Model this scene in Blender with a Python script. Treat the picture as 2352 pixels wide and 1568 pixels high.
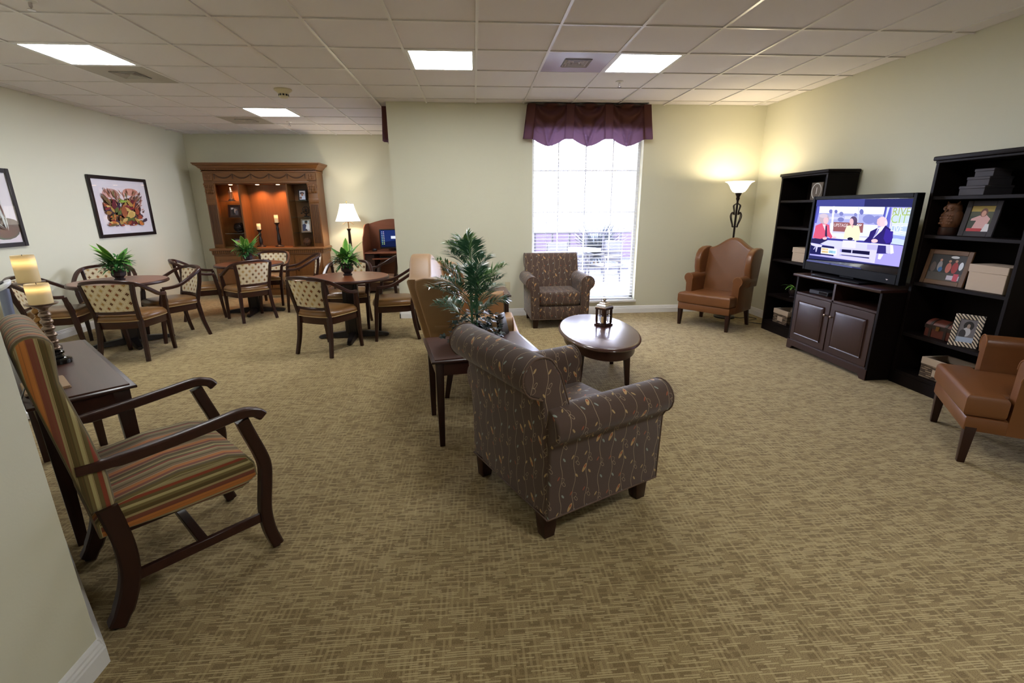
import bpy, bmesh, math, random
from mathutils import Vector, Matrix
from math import sin, cos, pi, radians as R
scene = bpy.context.scene
C = scene.collection
for o in list(bpy.data.objects): bpy.data.objects.remove(o)

# ------------------------------------------------------------------ camera
CX, CY, FPX = 1176.0, 784.0, 1078.556
CAMP = Vector((0.0, 0.0, 1.458))
_yaw, _pitch, _roll = -0.076743, 0.274642, -0.007492
_f = Vector((-sin(_yaw)*cos(_pitch), cos(_yaw)*cos(_pitch), -sin(_pitch)))
_r0 = Vector((cos(_yaw), sin(_yaw), 0)); _u0 = _r0.cross(_f)
_r = _r0*cos(_roll) + _u0*sin(_roll); _u = _u0*cos(_roll) - _r0*sin(_roll)
cam = bpy.data.objects.new('camera', bpy.data.cameras.new('camera')); C.objects.link(cam)
cam.data.sensor_width = 36.0; cam.data.lens = FPX*36.0/2352.0; cam.data.clip_start = 0.02; cam.data.clip_end = 300
cam.matrix_world = Matrix(((_r.x, _u.x, -_f.x, CAMP.x), (_r.y, _u.y, -_f.y, CAMP.y), (_r.z, _u.z, -_f.z, CAMP.z), (0, 0, 0, 1)))
scene.camera = cam
def ray(u, v): return _r*((u-CX)/FPX) - _u*((v-CY)/FPX) + _f
def atz(u, v, z=0.0): q = ray(u, v); return CAMP + q*((z-CAMP.z)/q.z)
def aty(u, v, y): q = ray(u, v); return CAMP + q*(y/q.y)
def atx(u, v, x): q = ray(u, v); return CAMP + q*(x/q.x)

# ------------------------------------------------------------------ world, view, big lights
def S(r, g, b):
    f = lambda c: (c/255/12.92) if c/255 <= 0.04045 else ((c/255+0.055)/1.055)**2.4
    return (f(r), f(g), f(b), 1.0)
world = bpy.data.worlds.new('sky'); scene.world = world; world.use_nodes = True
_bg = world.node_tree.nodes['Background']
_bg.inputs[0].default_value = (0.70, 0.76, 1.0, 1); _bg.inputs[1].default_value = 25.0
vs = scene.view_settings
vs.view_transform = 'Standard'; vs.look = 'None'; vs.gamma = 1.0; vs.use_curve_mapping = False
vs.exposure = 0.4
TROFFER = 30.0        # radiance of the ceiling light diffusers

# ------------------------------------------------------------------ node expression helper
class NX:
    nt = None
    def __init__(s, v): s.v = v
    @staticmethod
    def put(sock, v):
        if isinstance(v, NX): v = v.v
        if isinstance(v, (int, float)):
            sock.default_value = v
        elif isinstance(v, tuple): sock.default_value = v
        else: NX.nt.links.new(v, sock)
    @staticmethod
    def m(op, *a):
        n = NX.nt.nodes.new('ShaderNodeMath'); n.operation = op
        for i, x in enumerate(a): NX.put(n.inputs[i], x)
        return NX(n.outputs[0])
    def __add__(s, o): return NX.m('ADD', s, o)
    __radd__ = __add__
    def __sub__(s, o): return NX.m('SUBTRACT', s, o)
    def __rsub__(s, o): return NX.m('SUBTRACT', o, s)
    def __mul__(s, o): return NX.m('MULTIPLY', s, o)
    __rmul__ = __mul__
    def __truediv__(s, o): return NX.m('DIVIDE', s, o)
    def __lt__(s, o): return NX.m('LESS_THAN', s, o)
    def __gt__(s, o): return NX.m('GREATER_THAN', s, o)
    def fl(s): return NX.m('FLOOR', s)
    def fr(s): return NX.m('FRACT', s)
    def ab(s): return NX.m('ABSOLUTE', s)
    def sin(s): return NX.m('SINE', s)
def xmax(a, b): return NX.m('MAXIMUM', a, b)
def xmin(a, b): return NX.m('MINIMUM', a, b)
def comb(x, y, z=0.0):
    n = NX.nt.nodes.new('ShaderNodeCombineXYZ')
    for i, v in enumerate((x, y, z)): NX.put(n.inputs[i], v)
    return n.outputs[0]
def coords(kind='Object'):
    t = NX.nt.nodes.new('ShaderNodeTexCoord'); s = NX.nt.nodes.new('ShaderNodeSeparateXYZ')
    NX.nt.links.new(t.outputs[kind], s.inputs[0])
    return NX(s.outputs[0]), NX(s.outputs[1]), NX(s.outputs[2])
def wnoise(x, y, z=0.0):
    n = NX.nt.nodes.new('ShaderNodeTexWhiteNoise'); n.noise_dimensions = '3D'
    NX.put(n.inputs['Vector'], comb(x, y, z)); return NX(n.outputs['Value'])
def noise(x, y, z=0.0, scale=1.0, detail=2.0):
    n = NX.nt.nodes.new('ShaderNodeTexNoise'); n.inputs['Scale'].default_value = scale; n.inputs['Detail'].default_value = detail
    NX.put(n.inputs['Vector'], comb(x, y, z)); return NX(n.outputs['Fac'])
def mixc(f, a, b):
    n = NX.nt.nodes.new('ShaderNodeMix'); n.data_type = 'RGBA'
    NX.put(n.inputs[0], f); NX.put(n.inputs[6], a); NX.put(n.inputs[7], b)
    return NX(n.outputs[2])
def ramp(f, stops, interp='LINEAR'):
    n = NX.nt.nodes.new('ShaderNodeValToRGB'); cr = n.color_ramp; cr.interpolation = interp
    while len(cr.elements) < len(stops): cr.elements.new(0.5)
    for e, (p, c) in zip(cr.elements, stops): e.position = p; e.color = c
    NX.put(n.inputs[0], f); return NX(n.outputs[0])
MATS = {}
def mat(name, base, rough=0.5, metal=0.0, spec=0.5, bump=None, bstr=0.3, bdist=0.002, emit=None, estr=0.0, coat=0.0, sheen=0.0, trans=0.0, alpha=1.0):
    """base: linear rgba or function returning an NX colour; bump: function returning an NX height"""
    m = bpy.data.materials.new(name); m.use_nodes = True; nt = m.node_tree; NX.nt = nt
    b = nt.nodes['Principled BSDF']
    if callable(base): NX.put(b.inputs['Base Color'], base())
    else: b.inputs['Base Color'].default_value = base; m.diffuse_color = base
    if callable(rough): NX.put(b.inputs['Roughness'], rough())
    else: b.inputs['Roughness'].default_value = rough
    b.inputs['Metallic'].default_value = metal; b.inputs['Specular IOR Level'].default_value = spec
    b.inputs['Coat Weight'].default_value = coat; b.inputs['Sheen Weight'].default_value = sheen
    b.inputs['Transmission Weight'].default_value = trans; b.inputs['Alpha'].default_value = alpha
    if emit: b.inputs['Emission Color'].default_value = emit; b.inputs['Emission Strength'].default_value = estr
    if bump:
        bn = nt.nodes.new('ShaderNodeBump'); bn.inputs['Strength'].default_value = bstr; bn.inputs['Distance'].default_value = bdist
        NX.put(bn.inputs['Height'], bump()); nt.links.new(bn.outputs[0], b.inputs['Normal'])
    MATS[name] = m; return m
def emat(name, col, strength):
    m = bpy.data.materials.new(name); m.use_nodes = True; nt = m.node_tree; nt.nodes.clear()
    e = nt.nodes.new('ShaderNodeEmission'); o = nt.nodes.new('ShaderNodeOutputMaterial')
    e.inputs[0].default_value = col; e.inputs[1].default_value = strength
    nt.links.new(e.outputs[0], o.inputs[0]); MATS[name] = m; return m
def glassmat(name, tint=(1, 1, 1, 1), refl=0.06):
    m = bpy.data.materials.new(name); m.use_nodes = True; nt = m.node_tree; nt.nodes.clear()
    t = nt.nodes.new('ShaderNodeBsdfTransparent'); g = nt.nodes.new('ShaderNodeBsdfGlossy'); x = nt.nodes.new('ShaderNodeMixShader'); o = nt.nodes.new('ShaderNodeOutputMaterial')
    t.inputs[0].default_value = tint; g.inputs['Roughness'].default_value = 0.02; x.inputs[0].default_value = refl
    nt.links.new(t.outputs[0], x.inputs[1]); nt.links.new(g.outputs[0], x.inputs[2]); nt.links.new(x.outputs[0], o.inputs[0])
    MATS[name] = m; return m
def thinmat(name, col, trans=0.4, tcol=None):
    """cloth that lets some light through"""
    m = bpy.data.materials.new(name); m.use_nodes = True; nt = m.node_tree; nt.nodes.clear()
    d = nt.nodes.new('ShaderNodeBsdfDiffuse'); t = nt.nodes.new('ShaderNodeBsdfTranslucent'); x = nt.nodes.new('ShaderNodeMixShader'); o = nt.nodes.new('ShaderNodeOutputMaterial')
    d.inputs[0].default_value = col; t.inputs[0].default_value = tcol or col; x.inputs[0].default_value = trans
    nt.links.new(d.outputs[0], x.inputs[1]); nt.links.new(t.outputs[0], x.inputs[2]); nt.links.new(x.outputs[0], o.inputs[0])
    MATS[name] = m; return m

# ------------------------------------------------------------------ geometry helper
class G:
    def __init__(s): s.bm = bmesh.new()
    def _merge(s, t, M=None):
        if M is not None: bmesh.ops.transform(t, matrix=M, verts=t.verts)
        me = bpy.data.meshes.new('t'); t.to_mesh(me); t.free(); s.bm.from_mesh(me); bpy.data.meshes.remove(me); return s
    def add(s, V, F, M=None):
        vs = [s.bm.verts.new((M @ Vector(v)) if M is not None else v) for v in V]
        for f in F:
            try: s.bm.faces.new([vs[i] for i in f])
            except ValueError: pass
        return s
    def box(s, x0, y0, z0, x1, y1, z1, bev=0.0, seg=2, M=None):
        V = [(x0,y0,z0),(x1,y0,z0),(x1,y1,z0),(x0,y1,z0),(x0,y0,z1),(x1,y0,z1),(x1,y1,z1),(x0,y1,z1)]
        F = [(3,2,1,0),(4,5,6,7),(0,1,5,4),(1,2,6,5),(2,3,7,6),(3,0,4,7)]
        if bev <= 0: return s.add(V, F, M)
        t = bmesh.new(); tv = [t.verts.new(v) for v in V]
        for f in F: t.faces.new([tv[i] for i in f])
        bmesh.ops.bevel(t, geom=t.edges[:], offset=bev, segments=seg, affect='EDGES', profile=0.5, clamp_overlap=True)
        return s._merge(t, M)
    def frus(s, c0, w0, d0, c1, w1, d1, bev=0.0, M=None):
        """square-section leg: rect (w,d) at centre c0 to rect at c1"""
        V = []
        for c, w, d in ((c0, w0, d0), (c1, w1, d1)):
            V += [(c[0]-w/2, c[1]-d/2, c[2]), (c[0]+w/2, c[1]-d/2, c[2]), (c[0]+w/2, c[1]+d/2, c[2]), (c[0]-w/2, c[1]+d/2, c[2])]
        F = [(3,2,1,0),(4,5,6,7),(0,1,5,4),(1,2,6,5),(2,3,7,6),(3,0,4,7)]
        t = bmesh.new(); tv = [t.verts.new(v) for v in V]
        for f in F: t.faces.new([tv[i] for i in f])
        bmesh.ops.recalc_face_normals(t, faces=t.faces)
        if bev > 0: bmesh.ops.bevel(t, geom=t.edges[:], offset=bev, segments=2, affect='EDGES', profile=0.5)
        return s._merge(t, M)
    def loft(s, rings, caps=True, closed=False, M=None):
        n = len(rings[0]); V = [p for r in rings for p in r]; F = []
        K = len(rings)
        for i in range(K if closed else K-1):
            a, b = i*n, ((i+1) % K)*n
            for j in range(n): F.append((a+j, a+(j+1) % n, b+(j+1) % n, b+j))
        if caps and not closed: F.append(tuple(range(n))[::-1]); F.append(tuple((K-1)*n+j for j in range(n)))
        return s.add(V, F, M)
    def lathe(s, prof, n=24, M=None, caps=True):
        rings = [[(r*cos(2*pi*j/n), r*sin(2*pi*j/n), z) for j in range(n)] for r, z in prof]
        return s.loft(rings, caps, False, M)
    def tube(s, pts, r, n=8, closed=False, caps=True, flat=1.0, up=None, M=None, square=False):
        pts = [Vector(p) for p in pts]; K = len(pts); rr = r if isinstance(r, (list, tuple)) else [r]*K
        rings = []; prev = None
        for i in range(K):
            if closed: t = pts[(i+1) % K]-pts[i-1]
            else: t = pts[min(i+1, K-1)]-pts[max(i-1, 0)]
            t.normalize()
            if up is not None: a = Vector(up)
            elif prev is None: a = Vector((0, 0, 1)) if abs(t.z) < 0.9 else Vector((1, 0, 0))
            else: a = prev
            a = (a - t*a.dot(t)).normalized(); b = t.cross(a); prev = a
            if square:
                q = rr[i]; h = q*flat; e = 0.25
                prof = [(h, q-e*q), (h-e*h, q), (-h+e*h, q), (-h, q-e*q), (-h, -q+e*q), (-h+e*h, -q), (h-e*h, -q), (h, -q+e*q)]
                rings.append([pts[i]+a*x+b*y for x, y in prof])
            else: rings.append([pts[i]+a*(rr[i]*flat*cos(2*pi*j/n))+b*(rr[i]*sin(2*pi*j/n)) for j in range(n)])
        return s.loft([[tuple(p) for p in q] for q in rings], caps, closed, M)
    def cyl(s, p0, p1, r0, r1=None, n=16, M=None): return s.tube([p0, p1], [r0, r0 if r1 is None else r1], n, M=M)
    def prism(s, poly, axis, a, b, bev=0.0, seg=2, M=None):
        """poly: 2D outline, extruded from a to b along axis ('x': poly=(y,z), 'y': (x,z), 'z': (x,y))"""
        mk = {'x': lambda p, t: (t, p[0], p[1]), 'y': lambda p, t: (p[0], t, p[1]), 'z': lambda p, t: (p[0], p[1], t)}[axis]
        t = bmesh.new(); n = len(poly)
        A = [t.verts.new(mk(p, a)) for p in poly]; B = [t.verts.new(mk(p, b)) for p in poly]
        f0 = t.faces.new(A); f1 = t.faces.new(B[::-1])
        for i in range(n): t.faces.new((A[i], B[i], B[(i+1) % n], A[(i+1) % n]))
        bmesh.ops.recalc_face_normals(t, faces=t.faces)
        if bev > 0:
            es = list({e for f in (f0, f1) for e in f.edges})
            bmesh.ops.bevel(t, geom=es, offset=bev, segments=seg, affect='EDGES', profile=0.5, clamp_overlap=True)
        return s._merge(t, M)
    def ball(s, c, r, sc=(1, 1, 1), n=12, M=None):
        t = bmesh.new(); bmesh.ops.create_uvsphere(t, u_segments=n, v_segments=max(6, n*2//3), radius=r)
        Mx = Matrix.Translation(Vector(c)) @ Matrix.Diagonal((*sc, 1))
        return s._merge(t, (M @ Mx) if M is not None else Mx)
def TR(x=0, y=0, z=0, rz=0, rx=0, ry=0):
    return Matrix.Translation((x, y, z)) @ Matrix.Rotation(rz, 4, 'Z') @ Matrix.Rotation(ry, 4, 'Y') @ Matrix.Rotation(rx, 4, 'X')
def obj(name, g, m, parent=None, loc=None, rz=0.0, smooth=40, uv=None, recalc=True):
    bm = g.bm
    if recalc: bmesh.ops.recalc_face_normals(bm, faces=bm.faces)
    me = bpy.data.meshes.new(name); bm.to_mesh(me); bm.free()
    for mm in (m if isinstance(m, list) else [m]): me.materials.append(MATS[mm] if isinstance(mm, str) else mm)
    if smooth:
        for p in me.polygons: p.use_smooth = True
        me.set_sharp_from_angle(angle=R(smooth))
    if uv: uv(me)
    o = bpy.data.objects.new(name, me); C.objects.link(o)
    if loc: o.location = loc
    o.rotation_euler = (0, 0, rz)
    if parent: o.parent = parent
    return o
def tag(o, label, cat, group=None, kind=None):
    if label: o['label'] = label
    if cat: o['category'] = cat
    if group: o['group'] = group
    if kind: o['kind'] = kind
    return o
def thing(name, label, cat, loc=(0, 0, 0), rz=0.0, group=None):
    o = bpy.data.objects.new(name, None); C.objects.link(o); o.empty_display_size = 0.1
    o.location = loc; o.rotation_euler = (0, 0, rz); return tag(o, label, cat, group)
def struct(name, g, m, parent=None, smooth=30, **k):
    o = obj(name, g, m, parent, smooth=smooth, **k)
    if not parent: o['kind'] = 'structure'
    return o
def dup(root, loc, rz, label=None, group=None):
    r = root.copy(); C.objects.link(r); r.location = loc; r.rotation_euler = (0, 0, rz)
    if label: r['label'] = label
    if group: r['group'] = group
    for ch in list(root.children):
        c = ch.copy(); C.objects.link(c); c.parent = r
        for gch in ch.children:
            d = gch.copy(); C.objects.link(d); d.parent = c
    return r
def share(o, parent, loc, rot=(0, 0, 0), scale=(1, 1, 1)):
    c = o.copy(); C.objects.link(c); c.parent = parent; c.location = loc; c.rotation_euler = rot; c.scale = scale; return c
def boxuv(me):
    uv = me.uv_layers.new(name='UV').data
    for p in me.polygons:
        n = p.normal; ax = max(range(3), key=lambda i: abs(n[i]))
        for li in p.loop_indices:
            c = me.vertices[me.loops[li].vertex_index].co
            uv[li].uv = ((c.y, c.z) if ax == 0 else (c.x, c.z) if ax == 1 else (c.x, c.y))
def profuv(prof, axis, swap=False):
    """u along the extrusion, v along the outline; end caps planar"""
    L = [0.0]
    for i in range(len(prof)): a, b = prof[i], prof[(i+1) % len(prof)]; L.append(L[-1]+math.hypot(b[0]-a[0], b[1]-a[1]))
    def near(q):
        best = (1e9, 0)
        for i in range(len(prof)):
            a, b = prof[i], prof[(i+1) % len(prof)]; dx, dy = b[0]-a[0], b[1]-a[1]; l2 = dx*dx+dy*dy or 1e-9
            t = min(1, max(0, ((q[0]-a[0])*dx+(q[1]-a[1])*dy)/l2)); d = (a[0]+t*dx-q[0])**2+(a[1]+t*dy-q[1])**2
            if d < best[0]: best = (d, L[i]+t*(L[i+1]-L[i]))
        return best[1]
    def f(me):
        uv = me.uv_layers.new(name='UV').data; k = 'xyz'.index(axis); oth = [i for i in range(3) if i != k]
        for p in me.polygons:
            cap = abs(p.normal[k]) > 0.75
            cc = p.center; vc = near((cc[oth[0]], cc[oth[1]]))
            for li in p.loop_indices:
                c = me.vertices[me.loops[li].vertex_index].co; q = (c[oth[0]], c[oth[1]])
                if cap: uv[li].uv = (q[1], q[0]) if swap else q
                else:
                    v = near(q)
                    if v-vc > L[-1]/2: v -= L[-1]
                    if vc-v > L[-1]/2: v += L[-1]
                    uv[li].uv = (c[k], v)
    return f
def arc(cx, cy, r, a0, a1, n=8, ry=None):
    return [(cx+r*cos(R(a0+(a1-a0)*i/n)), cy+(ry or r)*sin(R(a0+(a1-a0)*i/n))) for i in range(n+1)]
def bez(pts, n=10):
    """Catmull-Rom through points"""
    P = [Vector(p) for p in pts]; out = []
    for i in range(len(P)-1):
        p0, p1, p2, p3 = P[max(i-1, 0)], P[i], P[i+1], P[min(i+2, len(P)-1)]
        for k in range(n):
            t = k/n; out.append(0.5*((2*p1)+(p2-p0)*t+(2*p0-5*p1+4*p2-p3)*t*t+(3*p1-p0-3*p2+p3)*t*t*t))
    out.append(P[-1]); return out
# ------------------------------------------------------------------ materials
def wall_bump():
    x, y, z = coords(); return noise(x, y, z, 140, 2)
mat('wall_paint', S(214, 212, 190), 0.75, spec=0.25, bump=wall_bump, bstr=0.12, bdist=0.002)
def tile_col():
    x, y, z = coords(); n = noise(x, y, z, 260, 3)
    return mixc(n, S(220, 215, 215), S(234, 230, 230))
mat('ceiling_tile', tile_col, 0.9, spec=0.1, bump=lambda: noise(*coords(), 330, 3), bstr=0.25, bdist=0.002)
mat('ceiling_grid', S(222, 218, 214), 0.3, spec=0.6)
mat('trim_white', S(232, 232, 230), 0.35, spec=0.5)
mat('plastic_white', S(232, 230, 224), 0.4)
mat('plastic_ivory', S(205, 195, 160), 0.45)
def carpet_col():
    x, y, z = coords()
    warp = noise(x, y, z, 9, 2)*0.004
    yy = y+warp; xx = x+warp
    fine = xmin(1.0, xmax(0.0, (noise(x, y, z, 300, 3)-0.5)*2.4+0.5)); big = noise(x, y, z, 2.5, 3)
    base = mixc(fine, S(120, 100, 66), S(170, 150, 106))
    # basket-weave cells: darker blocks between light threads
    cr = (yy/0.026).fl(); cxs = xx/0.052+wnoise(cr, 21.0)*0.6; cc = cxs.fl()
    fx = (cxs.fr()-0.5).ab(); fy = ((yy/0.026).fr()-0.5).ab()
    cell = (fx < 0.40)*(fy < 0.38)*(wnoise(cc, cr, 2.0) > 0.38)
    col = mixc(cell*0.62, base, mixc(fine, S(88, 70, 44), S(128, 106, 70)))
    # light yarn dashes along the room's width
    r = (yy/0.0082).fl(); seg = (x/0.052+wnoise(r, 3.0)*7.0).fl()
    dash = ((yy/0.0082).fr() < 0.52)*(wnoise(r, seg, 1.0) > 0.60)
    vc = (xx/0.021).fl(); vs2 = (y/0.05+wnoise(vc, 9.0)*5.0).fl()
    vd = ((xx/0.021).fr() < 0.42)*(wnoise(vc, vs2, 5.0) > 0.55)
    col = mixc(vd*0.55, col, S(178, 158, 114))
    col = mixc(dash*0.7, col, S(200, 182, 136))
    return mixc(big*0.25, col, S(146, 126, 86))
def carpet_h():
    x, y, z = coords(); return noise(x, y, z, 420, 3)
mat('carpet', carpet_col, 0.95, spec=0.05, bump=carpet_h, bstr=0.6, bdist=0.004, sheen=0.15)
def wood(name, c1, c2, rough=0.35, axis=0, scale=1.0, coat=0.0, spec=0.5):
    def f():
        p = list(coords()); st = [38*scale]*3; st[axis] = 2.2*scale
        n = noise(p[0]*st[0], p[1]*st[1], p[2]*st[2], 1.0, 4); m2 = noise(p[0]*st[0]*3.1, p[1]*st[1]*3.1, p[2]*st[2]*3.1, 1.0, 2)
        return mixc(n*0.8+m2*0.2, c1, c2)
    return mat(name, f, rough, coat=coat, spec=spec)
wood('dark_wood', S(36, 19, 14), S(58, 32, 24), 0.34, 2, spec=0.35)
wood('dark_wood_x', S(42, 22, 17), S(66, 37, 28), 0.32, 0, spec=0.35)
wood('top_wood', S(66, 38, 30), S(90, 54, 41), 0.34, 0)
wood('red_top', S(104, 58, 36), S(136, 80, 50), 0.28, 0)
wood('oval_top', S(62, 34, 28), S(84, 48, 38), 0.3, 0, coat=0.6)
wood('espresso', S(15, 10, 9), S(25, 16, 14), 0.5, 2, spec=0.12)
wood('mahogany', S(40, 21, 17), S(54, 30, 24), 0.35, 2)
wood('oak', S(90, 55, 24), S(124, 80, 38), 0.4, 2)
wood('oak_x', S(90, 55, 24), S(124, 80, 38), 0.4, 0)
wood('oak_dark', S(58, 34, 15), S(78, 47, 22), 0.45, 2)
wood('cherry', S(120, 68, 46), S(146, 88, 62), 0.4, 0)
wood('picture_wood', S(74, 48, 26), S(112, 76, 42), 0.4, 0)
wood('owl_wood', S(84, 50, 30), S(122, 78, 48), 0.55, 2)
mat('black_wood', S(26, 20, 20), 0.35)
mat('black_gloss', S(10, 12, 13), 0.08, coat=0.6)
mat('black_plastic', S(14, 14, 17), 0.3)
mat('dark_metal', S(46, 34, 28), 0.38, 0.7)
mat('bronze', S(40, 30, 26), 0.4, 0.6)
mat('silver', S(196, 190, 188), 0.25, 0.95)
mat('antique_silver', S(150, 132, 118), 0.28, 0.9)
mat('antique_brass', S(150, 112, 66), 0.28, 0.9)
mat('steel_grey', S(120, 128, 150), 0.35, 0.3)
mat('white_panel', S(236, 238, 242), 0.3)
def leather(name, c1, c2, rough):
    mat(name, lambda: mixc(noise(*coords(), 6, 3), c1, c2), rough, spec=0.5, bump=lambda: noise(*coords(), 190, 2), bstr=0.25, bdist=0.0015)
leather('caramel_leather', S(106, 64, 33), S(124, 78, 42), 0.36)
leather('tan_leather', S(146, 112, 74), S(164, 128, 88), 0.45)
leather('seat_vinyl', S(112, 78, 42), S(130, 94, 54), 0.28)
mat('seat_piping', S(176, 150, 104), 0.5)
mat('leather_piping', S(140, 92, 54), 0.4)
def vine_col():
    u, v, _ = coords('UV'); W = 0.074; P = 0.185
    c = (u/W).fl(); h = wnoise(c, 11.0); lx = u-(c+0.5)*W
    stem = ((lx-0.007*(v*38.0+h*6.3).sin()).ab() < 0.0013)
    pv = v/P+h*3.0; k = pv.fl(); lv = (pv.fr()-0.5)*P
    wn = wnoise(c, k, 4.0)
    def ell(cx, cy, a, b, th):
        dx = lx-cx; dy = lv-cy; p = (dx*cos(th)+dy*sin(th))/a; q = (dy*cos(th)-dx*sin(th))/b
        return p*p+q*q
    big = ell(-0.017, 0.022, 0.0085, 0.0225, 0.5); inner = ell(-0.014, 0.015, 0.0044, 0.0085, 0.5)
    ring = ell(0.017, -0.014, 0.0068, 0.0145, -0.6); small = ell(0.014, 0.048, 0.0045, 0.0120, -0.6)
    sm2 = ell(-0.013, -0.052, 0.0042, 0.011, 0.6); tw = ell(0.0, -0.036, 0.019, 0.015, 0.0)
    base = mixc(noise(u, v, 0.0, 900, 2), S(76, 60, 52), S(92, 74, 64))
    thread = S(168, 148, 118)
    col = mixc((tw < 1.0)*(tw > 0.80)*(lx > 0.0)*0.8, base, thread)
    col = mixc(stem*0.85, col, thread)
    col = mixc((ring < 1.0)*(ring > 0.62), col, thread)
    col = mixc((small < 1.0), col, mixc((wn > 0.5), S(140, 150, 140), S(178, 150, 104)))
    col = mixc((sm2 < 1.0), col, mixc((wn > 0.45), S(150, 84, 58), S(176, 148, 100)))
    on = (wnoise(c, k, 8.0) > 0.55)
    col = mixc((big < 1.0)*on, col, S(186, 150, 100))
    return mixc((inner < 1.0)*on, col, S(160, 82, 54))
mat('vine_fabric', vine_col, 0.8, spec=0.2, sheen=0.2, bump=lambda: noise(*coords(), 700, 1), bstr=0.2, bdist=0.001)
mat('vine_piping', S(96, 74, 60), 0.6)
_st = [(98,82,44),(150,134,92),(110,60,44),(166,150,108),(188,116,54),(192,120,58),(128,70,52),(132,74,56),(168,150,104),(92,78,42),(122,108,66),(188,174,122),(110,96,58),(150,70,48),(172,156,112),(140,126,90)]
_sp = [0, .09, .125, .16, .20, .27, .335, .39, .44, .49, .58, .64, .71, .78, .85, .92]
def stripe_col():
    u, v, _ = coords('UV')
    c = ramp(((u+0.53)/0.172).fr(), [(p, S(*k)) for p, k in zip(_sp, _st)], 'CONSTANT')
    pin = ((((u+0.5)/0.0128).fr()-0.5).ab() < 0.07)
    c = mixc(pin*0.55, c, S(120, 84, 50))
    return mixc(noise(u*900.0, v*900.0, 0.0, 1.0, 1)*0.25, c, S(70, 56, 34))
mat('stripe_fabric', stripe_col, 0.8, spec=0.2, sheen=0.2)
def quat_col():
    u, v, _ = coords('UV'); P = 0.078
    a = (u+v*0.85)/P; b = (u-v*0.85)/P
    ca, cb = a.fl(), b.fl(); fa, fb = a.fr()-0.5, b.fr()-0.5
    x, y = fa+fb, fa-fb                     # back to upright axes inside the cell
    ax, ay = x.ab(), y.ab()
    petal = xmin(((ax-0.19)*(ax-0.19)+ay*ay), ((ay-0.19)*(ay-0.19)+ax*ax))
    motif = petal < 0.023
    w = wnoise(ca, cb, 2.0)
    colr = ramp(w, [(0, S(96, 58, 36)), (0.3, S(142, 84, 46)), (0.55, S(176, 138, 84)), (0.75, S(120, 72, 44)), (0.88, S(190, 156, 100))], 'CONSTANT')
    edge = xmax(fa.ab(), fb.ab())
    lat = (edge > 0.40)*(edge < 0.46)
    col = mixc(lat*0.75, S(208, 192, 158), S(236, 228, 208))
    return mixc(motif, col, colr)
mat('quatrefoil_fabric', quat_col, 0.85, spec=0.15)
mat('candle_wax', S(238, 222, 188), 0.5, emit=(1.0, 0.62, 0.22, 1), estr=0.12)
def _glow():
    m = mat('candle_glow', S(240, 220, 170), 0.5); NX.nt = m.node_tree; b = m.node_tree.nodes['Principled BSDF']
    x, y, z = coords('Generated')
    f = xmax(0.0, 1.0-((z-0.74)*3.2).ab()); f = f*f
    b.inputs['Emission Color'].default_value = (1.0, 0.58, 0.18, 1)
    NX.put(b.inputs['Emission Strength'], f*1.15+0.05)
_glow()
mat('pot_dark', S(40, 31, 36), 0.4)
def leaf(name, c1, c2, edge):
    def f():
        u, v, _ = coords('UV'); e = ((v-0.5).ab()*2.0); n = noise(u*6.0, v*14.0, 0.0, 1.0, 2)
        return mixc((e > 0.62)*(n > 0.42)*0.8, mixc(n, c1, c2), edge)
    mat(name, f, 0.4, spec=0.4)
leaf('leaf_bright', S(64, 130, 44), S(112, 172, 66), S(186, 212, 120))
leaf('leaf_mid', S(48, 108, 46), S(86, 146, 66), S(140, 184, 100))
mat('leaf_dark', lambda: mixc(noise(*coords(), 30, 2), S(34, 82, 42), S(74, 130, 66)), 0.4)
mat('palm_leaf', lambda: mixc(noise(*coords(), 14, 2), S(34, 76, 56), S(84, 130, 96)), 0.3, spec=0.6)
mat('palm_tip', lambda: mixc(noise(*coords(), 14, 2), S(64, 116, 62), S(132, 176, 92)), 0.35, spec=0.5)
mat('ivy_leaf', S(22, 46, 40), 0.45)
mat('soil', S(40, 32, 24), 0.9)
thinmat('valance_cloth', S(98, 64, 52), 0.36, S(118, 90, 116))
thinmat('lamp_shade_cloth', S(250, 240, 215), 0.5)
thinmat('blind_slat', S(238, 240, 245), 0.35)
mat('frosted_glass', S(255, 246, 225), 0.4, emit=(1.0, 0.84, 0.58, 1), estr=2.6)
mat('shade_lit', S(250, 242, 225), 0.6, emit=(1.0, 0.90, 0.72, 1), estr=1.15)
emat('troffer_glow', (0.97, 0.98, 1.0, 1), TROFFER)
emat('puck_glow', (1.0, 0.62, 0.35, 1), 6.0)
glassmat('clear_glass'); glassmat('picture_glass', refl=0.05); glassmat('shelf_glass', (0.78, 0.86, 0.84, 1), 0.10)
mat('mat_board', S(228, 222, 226), 0.7)
mat('taupe_board', S(98, 86, 74), 0.7)
mat('kraft_board', S(176, 148, 116), 0.75, bump=lambda: noise(*coords(), 200, 2), bstr=0.1)
def linen():
    x, y, z = coords(); a = ((x*700.0).sin()*(z*700.0).sin())*0.5+0.5
    return mixc(a, S(178, 158, 138), S(198, 180, 160))
mat('linen_box', linen, 0.85)
def wicker():
    x, y, z = coords(); r = (z/0.016).fl(); f = ((z/0.016).fr()-0.5).ab(); w = wnoise((x/0.05+y/0.05+r*0.37).fl(), r, 1.0)
    return mixc((f > 0.34), mixc(w, S(60, 44, 36), S(150, 128, 104)), S(34, 24, 20))
mat('wicker', wicker, 0.8)
mat('leather_red', S(92, 40, 26), 0.5); mat('strap_dark', S(40, 26, 18), 0.5)
def zebra():
    x, y, z = coords(); return mixc((((x+z*0.9+noise(x, y, z, 12, 1)*0.03)/0.022).fr() > 0.52), S(222, 206, 186), S(40, 28, 24))
mat('zebra', zebra, 0.5)
mat('grey_book', S(58, 54, 58), 0.7)
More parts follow.
